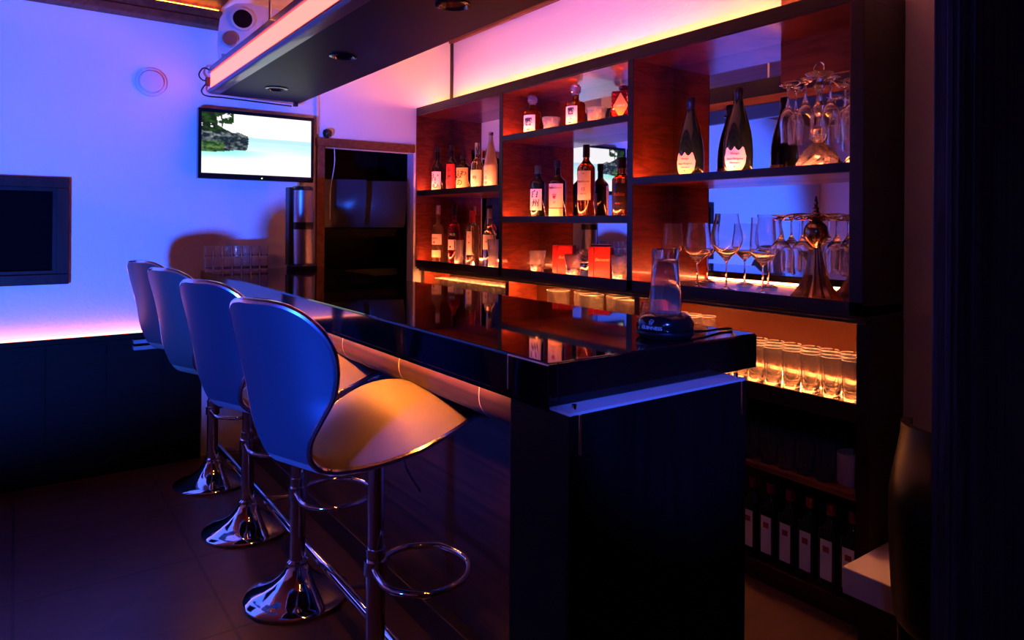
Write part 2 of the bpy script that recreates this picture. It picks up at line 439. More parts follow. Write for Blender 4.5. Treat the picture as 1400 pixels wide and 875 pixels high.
# ------------------------------------------------------------------ bar stools
PROF = [(.236, .788, .140), (.228, .808, .190), (.202, .828, .222), (.14, .836, .244), (.05, .815, .240), (-.04, .786, .208), (-.12, .766, .164), (-.195, .758, .122), (-.262, .766, .092),
        (-.305, .800, .084), (-.325, .850, .098), (-.338, .915, .135), (-.352, .985, .172), (-.368, 1.055, .188), (-.386, 1.120, .182), (-.402, 1.170, .150), (-.411, 1.197, .105), (-.414, 1.206, .055)]
BEND = 9
def make_stool():
    st = thing('bar_stool', '', 'bar stool', (0, 0, 0), 0, 'row of dark leather bar stools')
    P = catmull(PROF, 5); nb = BEND * 5
    NT = 16
    def pt(i, t, off=0.):
        a, z, w = P[i]
        i0, i1 = max(i - 1, 0), min(i + 1, len(P) - 1)
        da, dz = P[i1][0] - P[i0][0], P[i1][1] - P[i0][1]
        L = math.hypot(da, dz); na, nz_ = dz / L, -da / L        # normal towards the sitter
        back = smoothstep(.80, .98, z) if i > nb - 4 else 0.
        wrap = back * .050 * (t * w / .19) ** 2
        seatcrown = (1 - back) * .046 * (1 - t * t) * smoothstep(-.25, .02, a) * (1 - .75 * smoothstep(.14, .235, a))
        o = off + seatcrown * (1 if i < nb else 0)
        return (a + na * o + wrap, t * w, z + nz_ * o)
    def shell(i0, i1, puff):
        mb = MB(); top = []; bot = []
        for i in range(i0, i1 + 1):
            top.append([pt(i, -1 + 2 * k / NT, .006 + puff * (1 - abs(-1 + 2 * k / NT) ** 4)) for k in range(NT + 1)])
            bot.append([pt(i, -1 + 2 * k / NT, -.012) for k in range(NT + 1)])
        mb.grid(top, True); mb.grid(bot, True, True)
        mb.grid([[r[0] for r in top], [r[0] for r in bot]]); mb.grid([[r[-1] for r in top], [r[-1] for r in bot]])
        mb.grid([top[0], bot[0]]); mb.grid([top[-1], bot[-1]])
        return mb
    obj('seat', shell(0, nb, .022), M['leatherlit'], st)
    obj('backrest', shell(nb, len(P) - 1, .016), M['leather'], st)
    loop = [pt(i, 1, -.003) for i in range(len(P))] + [pt(len(P) - 1, 1 - 2 * k / 6, -.003) for k in range(1, 6)] + [pt(i, -1, -.003) for i in reversed(range(len(P)))] + [pt(0, -1 + 2 * k / 8, -.003) for k in range(1, 8)]
    obj('chrome_edge', MB().tube(loop, .0092, 8, closed=True), M['chrome_edge'], st)
    obj('mount_plate', MB().box(-.09, .09, -.075, .075, .768, .790, .006).lathe([(.034, .735), (.034, .770)], (0, 0, 0), 20), M['blackplastic'], st)
    obj('pole', MB().lathe([(.028, .10), (.028, .43), (.0285, .437), (.0285, .445), (.0240, .446), (.0240, .765)], (0, 0, 0), 28), M['chrome'], st)
    obj('base', MB().lathe([(.186, .0), (.192, .004), (.192, .011), (.187, .016), (.160, .024), (.125, .038), (.092, .056), (.066, .078), (.050, .098), (.043, .112), (.038, .118), (.038, .132), (.030, .138), (.028, .139)], (0, 0, 0), 48), M['chrome'], st)
    ring = [(.0, -.026, .392), (.03, -.085, .390), (.075, -.132, .386)]
    for k in range(1, 14):
        a = -PI * .5 + PI * k / 14
        ring.append((.125 + .150 * math.cos(a), .150 * math.sin(a), .384))
    ring += [(.075, .132, .386), (.03, .085, .390), (.0, .026, .392)]
    ca_, sa_ = math.cos(math.radians(-56)), math.sin(math.radians(-56))
    ring = [(x * ca_ - y * sa_, x * sa_ + y * ca_, z) for x, y, z in ring]
    obj('footrest', MB().tube(catmull(ring, 2), .0095, 10).lathe([(.0345, .370), (.0345, .412)], (0, 0, 0), 24), M['chrome'], st)
    obj('lever', MB().tube(catmull([(.03, -.03, .762), (.035, -.06, .735), (.04, -.085, .68), (.065, -.115, .615)], 4), .0045, 8), M['chrome'], st)
    return st
SX, SY, SD = .867, 1.880, .689
proto = make_stool()
ls = ['dark leather bar stool with gold lit seat, nearest of the row of four', 'dark leather bar stool, second in the row, directly behind the nearest stool',
      'dark leather bar stool, third in the row, its chrome base fully in view', 'dark leather bar stool at the far end of the row before the lit wall']
rot = [math.radians(q) for q in (20, 22, 21, 24)]
for i in range(4):
    o = proto if i == 0 else dup(proto, (0, 0, 0))
    o.location = (SX, SY + SD * i, 0); o.rotation_euler = (0, 0, rot[i]); o['label'] = ls[i]

# ------------------------------------------------------------------ hanging canopy with light band
CX0, CX1, CY0, CY1, CZ = .915, 1.453, .55, 4.33, 2.157
cp = thing('hanging_canopy', 'long dark canopy with glowing pink side band hanging above the bar', 'canopy', (0, 0, 0))
obj('soffit_board', MB().box(CX0 + .060, CX1, CY0, CY1, CZ, CZ + .03).box(CX0 + .035, CX1, CY0, CY1 - .01, CZ + .03, CZ + .15), M['canopy'], cp)
mo = [(CX0 + .06, CZ)] + [(CX0 + .016 - .016 * math.sin(PI * k / 8), CZ + .016 - .016 * math.cos(PI * k / 8)) for k in range(9)] + [(CX0 + .06, CZ + .032)]
obj('lower_moulding', MB().prism(mo, 'y', CY0, CY1 + .012, True).prism([(y, z) for y, z in [(CY1, CZ), (CY1 + .012, CZ + .008), (CY1 + .012, CZ + .024), (CY1, CZ + .032)]], 'x', CX0 + .03, CX1), M['canopytrim'], cp)
obj('light_band', MB().box(CX0 + .012, CX0 + .034, CY0, CY1 - .002, CZ + .032, CZ + .118), M['led_canopy'], cp)
obj('upper_moulding', MB().box(CX0 - .002, CX0 + .06, CY0, CY1 + .006, CZ + .118, CZ + .132, .004).box(CX0 + .006, CX0 + .06, CY0, CY1 + .004, CZ + .132, CZ + .158, .006), M['canopytrim'], cp)
obj('top_board', MB().box(CX0 + .06, CX1, CY0, CY1, CZ + .15, CZ + .158), M['canopy'], cp)
obj('edge_strip', MB().box(CX1, CX1 + .012, CY0, CY1, CZ + .002, CZ + .05, .003), M['trimwood'], cp)
obj('ceiling_fill_strip', MB().box(CX0 + .22, CX0 + .30, CY0 + .1, CY1 - .6, CZ + .159, CZ + .166), M['fill_canopytop'], cp)  # added glow on the hidden canopy top for pink ceiling bounce
hr = MB()
for y in (1.2, 2.6, 3.6):
    for x in (CX0 + .14, CX1 - .1): hr.lathe([(.008, CZ + .155), (.008, ZC)], (x, y, 0), 10)
obj('hanger_rod', hr, M['steel'], cp)
for px_, (x, y) in enumerate(((1.22, 2.05), (1.20, 2.98), (1.19, 3.93))):
    dl = obj('downlight', MB().lathe([(.062, CZ + .001), (.062, CZ - .006), (.050, CZ - .009), (.046, CZ - .003), (.040, CZ + .0005)], (x, y, 0), 28, capt=True), M['blacksatin'], cp)
    obj('downlight_lens', MB().lathe([(.041, CZ - .003), (.041, CZ - .001)], (x, y, 0), 24), M['lens'], dl)
obj('end_clip', MB().box(CX1 - .03, CX1 - .005, CY1 - .0, CY1 + .03, CZ - .022, CZ + .01, .003), M['blackplastic'], cp)
cb = tag(obj('power_cable', MB().tube(catmull([(CX0 + .02, CY1 + .01, CZ + .135), (CX0 - .02, CY1 + .03, CZ + .15), (CX0 - .045, CY1 + .03, CZ + .11), (CX0 - .03, CY1 + .025, CZ + .08), (CX0 + .0, CY1 + .02, CZ + .07), (CX0 - .02, CY1 + .03, CZ + .04), (CX0 - .03, CY1 + .03, CZ + .01), (CX0 + .0, CY1 + .03, CZ - .012), (CX0 + .12, CY1 + .03, CZ - .012), (CX0 + .5, CY1 + .03, CZ - .02)], 5), .0045, 8), M['blackplastic']), 'black power cable looping round the far end of the canopy', 'cable')
obj('plug', MB().box(CX0 - .012, CX0 + .012, CY1 + .008, CY1 + .03, CZ + .045, CZ + .095, .003), M['blackplastic'], cb)

# projector on the far end of the canopy
pr = thing('projector', 'pale rounded projector with dark lens on top of the canopy far end', 'projector', (1.085, 4.09, CZ + .158), math.radians(-12))
bm = MB()
sec = [(-.165, .05), (-.17, .12), (-.16, .20), (-.13, .26), (-.08, .295), (.0, .305), (.165, .285), (.175, .05), (.16, .01), (-.15, .01)]
bm.prism(sec, 'y', -.12, .16, False)
obj('casing', bm, M['projector'], pr)
obj('lens_barrel', MB().tube([(-.045, -.115, .205), (-.045, -.150, .205)], .062, 28), M['projector'], pr)
obj('lens', MB().tube([(-.045, -.148, .205), (-.045, -.154, .205)], .050, 28), M['lens'], pr)
k = obj('focus_knob', MB().tube([(-.11, -.115, .09), (-.11, -.15, .09)], [.045, .038], 24), M['steel'], pr)
obj('access_panel', MB().box(.06, .13, -.126, -.118, .15, .22, .002), M['projector'], pr)
ft = MB()
for x, y in ((-.12, -.09), (.13, -.09), (-.12, .13), (.13, .13)): ft.lathe([(.014, 0), (.014, .012)], (x, y, 0), 10)
obj('foot', ft, M['rubber'], pr)

# ------------------------------------------------------------------ wall things
tag(obj('smoke_detector', MB().tube([(.627, YF + .0, 2.20), (.627, YF - .018, 2.20), (.627, YF - .020, 2.20), (.627, YF - .040, 2.20), (.627, YF - .046, 2.20)], [.082, .080, .066, .060, .03], 36), M['dome']), 'round white smoke detector on the purple lit far wall', 'smoke detector')
tv = thing('wall_television', 'wall television showing a beach and rocks under the canopy', 'television', (1.21, 4.36, 1.865))
TW, TH = .345, .208
tvf = MB()
tvf.box(-TW, TW, -.015, .03, TH - .022, TH, .003).box(-TW, TW, -.015, .03, -TH, -TH + .034, .003).box(-TW, -TW + .018, -.015, .03, -TH + .034, TH - .022).box(TW - .018, TW, -.015, .03, -TH + .034, TH - .022)
obj('bezel', tvf, M['blacksatin'], tv)
obj('rear_housing', MB().box(-TW + .02, TW - .02, .0, .04, -TH + .03, TH - .02, .008).box(-.1, .1, .04, .07, -.1, .1), M['blackplastic'], tv)
obj('status_light', MB().tube([(.02, -.014, -TH + .014), (.02, -.017, -TH + .014)], .004, 10), M['yellowled'], tv)
# screen picture: a beach scene shown by the lit panel
def hsh(i, j): 
    x = math.sin(i * 12.9898 + j * 78.233) * 43758.5453; return x - math.floor(x)
def vn(x, y):
    i, j = math.floor(x), math.floor(y); fx, fy = x - i, y - j
    fx = fx * fx * (3 - 2 * fx); fy = fy * fy * (3 - 2 * fy)
    return (hsh(i, j) * (1 - fx) + hsh(i + 1, j) * fx) * (1 - fy) + (hsh(i, j + 1) * (1 - fx) + hsh(i + 1, j + 1) * fx) * fy
def fbm(x, y): return .5 * vn(x, y) + .28 * vn(2.1 * x + 3, 2.1 * y) + .16 * vn(4.3 * x, 4.3 * y + 7) + .06 * vn(9 * x, 9 * y)
def picture(u, v):
    """u to the right, v downwards, both 0..1"""
    c = (1., 1., 1.)
    hz = .36 + .02 * u
    if v > hz:
        t = (v - hz) / (1 - hz)
        sea = (.50, .80, .97)
        c = sea if t < .12 else tuple(a + (b_ - a) * min(1, smoothstep(.05, .75, t) + .55 * (fbm(u * 3 + 1, v * 16) - .35)) for a, b_ in zip((.52, .93, .96), (1, 1, 1)))
        if .60 < v < .78 and u < .75: c = tuple(a + (b_ - a) * smoothstep(.80, .62, v) * smoothstep(.75, .2, u) * .9 for a, b_ in zip(c, (.25, .93, .80)))
        if v > .80: c = tuple(a + (1 - a) * smoothstep(.78, .86, v) for a in c)
    edge = .40 + .03 * (fbm(v * 12, 3) - .5)
    top = .30 + .05 * smoothstep(.2, .42, u) + .10 * (fbm(u * 9, 1.5) - .5)
    bot = .645 - .05 * smoothstep(.1, .4, u) + .02 * (fbm(u * 14, 8) - .5)
    if u < edge and top < v < bot:
        r = fbm(u * 34, v * 30); q = max(0, r - .42) * 1.2
        s = 1. if v < .42 else .7
        c = (.010 + q * .55 * s, .022 + q * .62 * s, .035 + q * .62 * s)
        if v > .47 and u < .2: c = (.012 + q * .25, .04 + q * .5, .02 + q * .1)
    if v <= top + .02 and u < .30:
        lf = fbm(u * 22 + 5, v * 20 + 2)
        if (u < .13 and lf > .26 + .8 * max(0, u - .06) + .3 * max(0, v - .2)) or (.13 < u < .28 and v < .17 and lf > .50) or (top - .12 * smoothstep(.24, .10, u) < v and u < .24 and lf > .25):
            c = (.008 + .06 * max(0, lf - .5), .018 + .22 * max(0, lf - .5), .012)
        if abs(u - .165 - .01 * math.sin(v * 9)) < .006 and v < .33: c = (.02, .03, .02)
        if abs(u - .125) < .010 and .13 < v < .26: c = (.02, .03, .02)
    return c
NU, NV = 150, 84
sx0, sx1, sz0, sz1 = -TW + .018, TW - .018, -TH + .034, TH - .022
rows = [[(sx0 + (sx1 - sx0) * i / NU, -.0125, sz1 - (sz1 - sz0) * j / NV) for i in range(NU + 1)] for j in range(NV + 1)]
sme = MB().grid(rows, False).mesh('screen')
ca = sme.color_attributes.new('shown_picture', 'FLOAT_COLOR', 'POINT')
for i, v in enumerate(sme.vertices):
    c = picture((v.co.x - sx0) / (sx1 - sx0), (sz1 - v.co.z) / (sz1 - sz0)); ca.data[i].color = (*c, 1)
ms = mat('screen_panel', (.0, .0, .0), .25, emit=(1, 1, 1), es=1.15)
n, l, b = nodes(ms); at = n.new('ShaderNodeAttribute'); at.attribute_name = 'shown_picture'; l.new(at.outputs['Color'], b.inputs['Emission Color'])
link('screen', sme, ms, tv)
for q in range(1):
    tag(obj('conduit', MB().tube([(1.60, YF - .012, 1.98), (1.60, YF - .012, 2.20), (1.59, YF - .012, 2.36)], .012, 10), M['dome']), 'thin pale conduit on the wall above the right end of the television', 'conduit')
cmb = thing('wall_sensor', 'small dark sensor on the door lintel beside the television', 'sensor', (1.665, YF - .03, 1.965))
obj('body', MB().lathe([(.012, -.004), (.026, .006), (.031, .025), (.026, .045), (.012, .054)], (0, 0, 0), 20), M['blackplastic'], cmb)
obj('lens', MB().tube([(0, -.028, .025), (0, -.033, .025)], .014, 16), M['lens'], cmb)

# alcove contents: dark cabinet with glossy film doors and a shelf of bottles
al = thing('alcove_cabinet', 'dark cabinet with glossy wavy door film inside the far doorway', 'cabinet', (0, 0, 0))
obj('carcass', MB().box(DX0 + .02, DX1 - .02, 4.98, 5.4, .0, 2.0).box(DX0 + .02, DX1 - .02, 4.64, 4.98, 1.30, 1.36).box(DX0 + .02, DX1 - .02, 4.64, 4.98, 1.02, 1.07), M['alcove'], al)
for k, (x0, x1) in enumerate(((1.70, 1.965), (1.985, 2.27))):
    rws = []
    for j in range(13):
        z = 1.37 + .33 * j / 12; row = []
        for i in range(41):
            x = x0 + (x1 - x0) * i / 40
            row.append((x, 4.60 - .545 * (x - x0) + .0006 * math.sin(42 * x) + .0010 * math.sin(19 * x + 2) - .115 * (z - 1.53) + .55 * (z - 1.535 - .010 * math.sin(33 * x)) ** 2, z))
        rws.append(row)
    mb = MB().grid(rws, True); mb.grid([[(x, y + .006, z) for x, y, z in r] for r in rws], True, True)
    obj('door_film', mb, M['film'], al)
tag(obj('door_cable', MB().tube(catmull([(1.72, YF - .005, 1.94), (1.735, YF + .02, 1.80), (1.72, YF + .05, 1.62), (1.73, YF + .08, 1.42)], 6), .003, 6), M['capwhite']), 'thin cord hanging inside the dark far doorway', 'cord')

# ------------------------------------------------------------------ back-bar cabinets
XS, XB = 2.335, 2.612
YA, YB, YC, YD = 4.418, 3.361, 2.300, 1.251     # inner faces of the bays
def board(mb, y0, y1, ztop, zlow, lip=.016):
    mb.box(XS, XS + .016, y0, y1, zlow, ztop, .002).box(XS + .016, XB, y0, y1, zlow, ztop - lip)
cab = thing('display_shelf_cabinet', 'tall mahogany display shelving with mirror backs and glowing shelf lights behind the bar', 'display cabinet', (0, 0, 0))
obj('top_board', MB().box(XS, XR - .001, YD - .047, YA + .010, 2.175, 2.23, .003), M['cabedge'], cab)
obj('side_panel', MB().box(XS, XR - .001, YD - .047, YD, 1.09, 2.176, .002), M['cabedge'], cab)
obj('side_panel', MB().box(XS, XB, YA, YA + .010, 1.09, 2.176), M['cabwood'], cab)
for y in (YB, YC):
    dv = obj('divider', MB().box(XS + .004, XB, y - .017, y + .017, 1.09, 2.176), M['cabwood'], cab)
    obj('front_edge', MB().box(XS, XS + .004, y - .017, y + .017, 1.09, 2.176), M['cabedge'], dv)
obj('side_lining', MB().box(XS + .005, XB, YD, YD + .004, 1.14, 2.174), M['cabwood'], cab)
obj('top_lining', MB().box(XS + .005, XB, YD, YA, 2.170, 2.175), M['cabwood'], cab)
mb = MB(); board(mb, YD - .047, YA + .010, 1.140, 1.090); obj('bottom_board', mb, M['cabedge'], cab)
SH = [(YB + .017, YA, 1.635, 1.597), (YC + .017, YB - .017, 1.922, 1.888), (YC + .017, YB - .017, 1.445, 1.410), (YD, YC - .017, 1.622, 1.589)]
for y0, y1, zt, zl in SH:
    mb = MB(); board(mb, y0, y1, zt, zl); sh = obj('shelf', mb, M['cabedge'], cab)
    obj('shelf_lining', MB().box(XS + .018, XB, y0 + .001, y1 - .001, zt - .016, zt - .0145).box(XS + .006, XB, y0 + .001, y1 - .001, zl - .0015, zl), M['cabwood'], sh)
for y0, y1 in ((YB + .017, YA), (YC + .017, YB - .017), (YD, YC - .017)):
    obj('mirror_back', MB().box(XB, XB + .004, y0, y1, 1.12, 2.17), M['mirror'], cab)
obj('back_panel', MB().box(XB + .004, XB + .012, YD, YA, 1.09, 2.175), M['cabedge'], cab)
LS = [(YB + .03, YA - .02, 1.635), (YC + .03, YB - .03, 1.922), (YC + .03, YB - .03, 1.445), (YD + .02, YC - .03, 1.622), (YB + .03, YA - .02, 1.140), (YC + .03, YB - .03, 1.140), (YD + .02, YC - .03, 1.140)]
for y0, y1, zt in LS:
    obj('shelf_light', MB().box(XS + .0165, XS + .022, y0, y1, zt - .012, zt - .003), M['led_shelf'], cab)
obj('top_light', MB().box(XS + .06, XS + .075, YD + .1, YA - .02, 2.231, 2.240), M['led_cabpink'], cab)
obj('top_light', MB().box(XB - .07, XB - .055, YD + .1, YA - .02, 2.231, 2.240), M['led_cabtop'], cab)

XS2 = 2.388
low = thing('under_shelf_cabinet', 'dark lower cabinet of glassware shelves beneath the display shelving', 'cabinet', (0, 0, 0))
obj('cornice', MB().box(XS + .010, XR - .001, YD - .047, YA + .01, 1.076, 1.0895, .003).box(XS + .028, XR - .001, YD - .047, YA + .01, 1.062, 1.076, .003), M['cabedge'], low)
obj('side_panel', MB().box(XS2, XR - .001, YD - .047, YD, 0, 1.062), M['cabedge'], low)
obj('side_panel', MB().box(XS2, XR - .001, YA - .03, YA + .01, 0, 1.062), M['cabwood'], low)
for y in (YB, YC): obj('divider', MB().box(XS2, XR - .03, y - .017, y + .017, 0, 1.062), M['cabwood'], low)
GZ = .770
mb = MB(); mb.box(XS2, XS2 + .014, YD, YA - .03, .712, .778, .002).box(XS2 + .014, XR - .02, YD, YA - .03, .712, GZ)
obj('glass_shelf', mb, M['cabedge'], low)
obj('middle_shelf', MB().box(XS2 + .003, XR - .02, YD, YC - .017, .435, .458, .002), M['trimwood'], low)
obj('bottom_shelf', MB().box(XS2, XR - .02, YD, YA - .03, .0, .075, .002), M['cabedge'], low)
for y0, y1 in ((YB + .017, YA - .03), (YC + .017, YB - .017), (YD, YC - .017)):
    obj('satin_back', MB().box(2.60, 2.604, y0, y1, GZ, 1.06), M['satinback'], low)
obj('back_panel', MB().box(2.604, 2.62, YD, YA - .03, .0, 1.06), M['cabedge'], low)
for (y0, y1), lm in zip(((YB + .03, YA - .05), (YC + .03, YB - .03), (YD + .01, YC - .03)), ('led_mid', 'led_dim', 'led_hot')):
    obj('rim_fill_strip', MB().box(XS2 + .02, XS2 + .035, y0, y1, 1.0597, 1.0618), M['fill_rims'], low)  # added strip behind the cornice that brightens the glass rims
    obj('front_light', MB().box(XS2 + .0145, XS2 + .019, y0, y1, GZ + .001, GZ + .005), M['led_dim'], low)
    obj('shelf_light', MB().box(2.586, 2.594, y0, y1, GZ + .014, GZ + .040), M[lm], low)

# ------------------------------------------------------------------ bottles and glassware
def bottle(name, label, loc, prof, bmat, cap=None, capm=None, labels=(), rz=math.radians(208), group=None, seg=28):
    """labels: (z0, z1, half_angle, material, texts, ink[, top function])"""
    t = thing(name, label, 'bottle', loc, rz, group)
    obj('body', MB().lathe(prof, (0, 0, 0), seg), bmat, t)
    if cap: obj('cap', MB().lathe(cap, (0, 0, 0), 20), capm, t)
    R = max(r for r, z in prof)
    for lb in labels:
        z0, z1, ah, lm, texts, ink = lb[:6]
        lo = obj('label', cyl_patch(R, z0, z1, ah, top=lb[6] if len(lb) > 6 else None), lm, t)
        if texts: link('lettering', text_on_cyl(texts, R + .0012), ink, lo)
    return t
def round_prof(R, hb, hs, hn, rn, steep=.5):
    """body radius, shoulder start, shoulder end, neck top, neck radius"""
    p = [(R * .90, 0), (R, .006), (R, hb)]
    for k in range(1, 7):
        t = k / 7; p.append((R + (rn - R) * smoothstep(0, 1, t ** (1 if steep == .5 else steep)), hb + (hs - hb) * t))
    return p + [(rn, hs), (rn, hn)]
def slope_prof(R, hb, hs, hn, rn, pw=1.6):
    p = [(R * .92, 0), (R, .006), (R, hb)]
    for k in range(1, 9):
        t = k / 8; p.append((rn + (R - rn) * (1 - t) ** pw * (1 + .55 * t) if t < 1 else rn, hb + (hs - hb) * t))
    return p + [(rn, hn)]
def cap_prof(r, z0, z1): return [(r, z0), (r * 1.02, z0 + .002), (r, z1 - .002), (r * .9, z1)]

# --- left bay, upper shelf
Z1 = 1.621
bottle('sake_bottle', 'black bottle with white brush lettered label, first from the doorway on the upper left shelf', (2.46, 4.335, Z1), round_prof(.041, .175, .235, .30, .014), M['darkbottle'], cap_prof(.0165, .295, .325), M['capdark'],
       [(.008, .150, 1.15, M['paper'], [('古', .050, -.008, .105, 0), ('心', .050, .006, .052, 0), ('本', .015, .026, .122, 0)], M['ink'])])
bottle('shochu_bottle', 'dark bottle with tall red label on the upper left shelf', (2.46, 4.138, Z1), round_prof(.036, .200, .245, .30, .013), M['darkbottle'], cap_prof(.0155, .290, .322), M['capdark'],
       [(.006, .192, 1.25, M['paperred'], [('赤', .034, 0, .150, 0), ('霧', .034, .0, .100, 0), ('島', .034, .0, .052, 0)], M['ink'])])
bottle('squat_shochu_bottle', 'short round shouldered bottle with cream brush lettered label on the upper left shelf', (2.468, 4.000, Z1), round_prof(.045, .165, .205, .222, .016), M['darkbottle'], cap_prof(.019, .218, .240), M['capdark'],
       [(.006, .158, 1.35, M['papercream'], [('志', .055, -.012, .108, 0), ('わ', .042, .026, .118, 0), ('の', .050, -.004, .055, 0), ('り', .03, -.036, .085, 0)], M['ink'])])
bottle('foil_capped_bottle', 'clear bottle with silver foil cap and white label on the upper left shelf', (2.462, 3.815, Z1), round_prof(.041, .165, .225, .272, .014), M['pale'], cap_prof(.017, .235, .312), M['capsilver'],
       [(.006, .132, 1.3, M['paper'], [('吟', .028, .004, .080, 0), ('一', .014, -.018, .045, 0)], M['ink'])])
bottle('frosted_sake_bottle', 'tall frosted white bottle, last on the upper left shelf beside the divider', (2.452, 3.640, Z1), slope_prof(.043, .150, .33, .345, .013, 1.3), M['frosted'], cap_prof(.0155, .342, .362), M['capsilver'],
       [(.006, .150, 1.35, M['paper'], [('三', .032, -.014, .105, 0), ('日', .024, -.014, .070, 0), ('夢', .026, -.014, .035, 0)], M['vent'])])
# --- left bay, lower shelf
Z0 = 1.1255
bottle('rum_bottle', 'clear bottle with pale cap and white labels, first on the lower left shelf', (2.46, 4.322, Z0), round_prof(.043, .235, .30, .40, .0145), M['pale'], cap_prof(.0165, .34, .405), M['capwhite'],
       [(.125, .200, 1.2, M['paper'], [('XXX', .020, 0, .170, 0), ('▲', .022, -.006, .143, 0)], M['inkred']), (.035, .085, 1.0, M['papercream'], [('—', .03, 0, .06, 0)], M['ink'])])
bottle('bitter_bottle', 'deep red bottle with white square label on the lower left shelf', (2.46, 4.099, Z0), round_prof(.041, .245, .30, .40, .015), M['redliq'], cap_prof(.0168, .33, .405), M['capdark'],
       [(.095, .165, .8, M['paper'], [('●', .018, -.006, .115, 0)], M['ink']), (.185, .215, 1.1, M['blackplastic'], [('CYNAR'[:0] + 'NUS', .022, .008, .200, 0)], M['inkwhite'])])
bottle('square_gin_bottle', 'clear squared bottle with red cap glowing orange on the lower left shelf', (2.46, 3.864, Z0), [(.044, 0), (.047, .006), (.047, .245), (.040, .262), (.020, .268), (.016, .280), (.016, .34)], M['pale'], cap_prof(.019, .285, .362), M['capred'],
       [(.07, .225, .42, M['papercream'], [('I', .02, 0, .19, 0), ('●', .014, 0, .15, 0)], M['inkred'])], seg=28)
bottle('vodka_bottle', 'clear bottle with pale cap, last on the lower left shelf beside the divider', (2.485, 3.700, Z0), round_prof(.041, .20, .275, .36, .0145), M['glass'], cap_prof(.0165, .31, .375), M['capwhite'],
       [(.11, .205, 1.2, M['papercream'], [('H', .02, 0, .16, 0)], M['ink'])])

def glass_prof(r0, r1, h, th=.0022, base=.012, bulge=0.):
    """closed wall profile of a tumbler: outside up, inside down"""
    o = [(r0 * .90, 0), (r0, .003)]; i_ = []
    for k in range(1, 7):
        t = k / 6; o.append((r0 + (r1 - r0) * t + bulge * math.sin(PI * t), .003 + (h - .003) * t))
    for k in range(6, 0, -1):
        t = k / 6; z = base + (h - base) * t; tt = (z - .003) / (h - .003)
        i_.append((max(.003, r0 + (r1 - r0) * tt + bulge * math.sin(PI * tt) - th), z))
    i_.append((r0 * .82 - th, base + .003)); i_.append((.001, base + .0015))
    return o + i_
def tumbler(name, label, loc, r0, r1, h, group=None, m=None, th=.0022, base=.012, cut=0, seg=24, inverted=False, bulge=0., cat='glass'):
    mb = MB().lathe(glass_prof(r0, r1, h, th, base, bulge), (0, 0, 0), seg, smooth=cut == 0)
    if cut:
        for i, v in enumerate(mb.v):
            a = math.atan2(v[1], v[0]); z = v[2]
            if z < h * .72 and z > .0035 and math.hypot(v[0], v[1]) > r0 * .88:
                s = 1 - .07 * (.5 + .5 * math.cos(cut * a + z * 60)); mb.v[i] = (v[0] * s, v[1] * s, z)
    if inverted: mb.v = [(x, y, h - z) for x, y, z in mb.v]
    o = obj(name, mb, m or M['glass']); o.location = loc
    if m is M['glass_lit']:
        rm = MB().tube([((r1 - th / 2) * math.cos(2 * PI * k / 24), (r1 - th / 2) * math.sin(2 * PI * k / 24), h) for k in range(24)], .0017, 6, closed=True)
        obj('rim', rm, M['lit_rim'], o)  # bead added to show the lip as a bright ring
    return tag(o, label, cat, group)
tumbler('tumbler', 'small clear tumbler in front of the squared bottle on the lower left shelf', (2.405, 3.945, Z0), .028, .034, .165, None, M['crystal'])
tumbler('cut_tumbler', 'cut crystal tumbler beside the divider on the lower left shelf', (2.41, 3.545, Z0), .030, .036, .18, None, M['crystal'], cut=8, seg=48)
tl = thing('shelf_hotspot', 'bright little glowing candle light at the front of the lower left shelf', 'hotspot', (2.378, 3.725, Z0))  # small glowing point in a clear cup
obj('cup', MB().lathe(glass_prof(.014, .016, .022, .0015, .003), (0, 0, 0), 20), M['glass'], tl)
obj('glow_core', MB().lathe([(.002, .006), (.006, .010), (.007, .014), (.004, .022), (.0008, .032)], (0, 0, 0), 14), led('glow_core_light', (1., .62, .25), 40.), tl)

# --- middle bay, top shelf
Z3 = 1.9075
def whisky24(label, loc, texts, rz):
    t = thing('square_shoulder_whisky_bottle', label, 'bottle', loc, rz)
    obj('body', MB().lathe([(.048, 0), (.052, .005), (.052, .135), (.047, .148), (.026, .158), (.018, .165), (.017, .19)], (0, 0, 0), 24, smooth=False), M['amber'], t)
    obj('stopper', MB().lathe([(.018, .188), (.019, .196), (.028, .205), (.029, .222), (.028, .236), (.022, .243)], (0, 0, 0), 16, smooth=False), M['crystal'], t)
    lo = obj('label', cyl_patch(.052, .022, .125, .78), M['paper'], t)
    link('lettering', text_on_cyl(texts, .0532), M['ink'], lo)
whisky24('amber whisky bottle with glass stopper, farther of two on the middle top shelf', (2.45, 3.205, Z3), [('響', .050, 0, .082, 0), ('HIBIKI', .008, 0, .04, 0)], math.radians(205))
whisky24('amber whisky bottle with glass stopper, nearer of two on the middle top shelf', (2.45, 2.821, Z3), [('響', .042, .004, .095, 0), ('17', .013, .004, .055, 0), ('HIBIKI', .008, 0, .036, 0)], math.radians(193))
tumbler('rocks_glass', 'low crystal rocks glass between the two stoppered whisky bottles', (2.425, 3.000, Z3), .038, .052, .088, None, M['crystal'], th=.003, base=.022, cut=6, seg=48)
tumbler('rocks_glass', 'low crystal rocks glass beside the red faceted decanter on the middle top shelf', (2.425, 2.630, Z3), .040, .055, .092, None, M['crystal'], th=.003, base=.022, cut=6, seg=48)
dc = thing('faceted_decanter', 'red faceted square decanter box with diamond label on the middle top shelf', 'decanter', (2.462, 2.470, Z3), math.radians(28))
db = MB().box(-.048, .048, -.048, .048, 0, .155, .004)
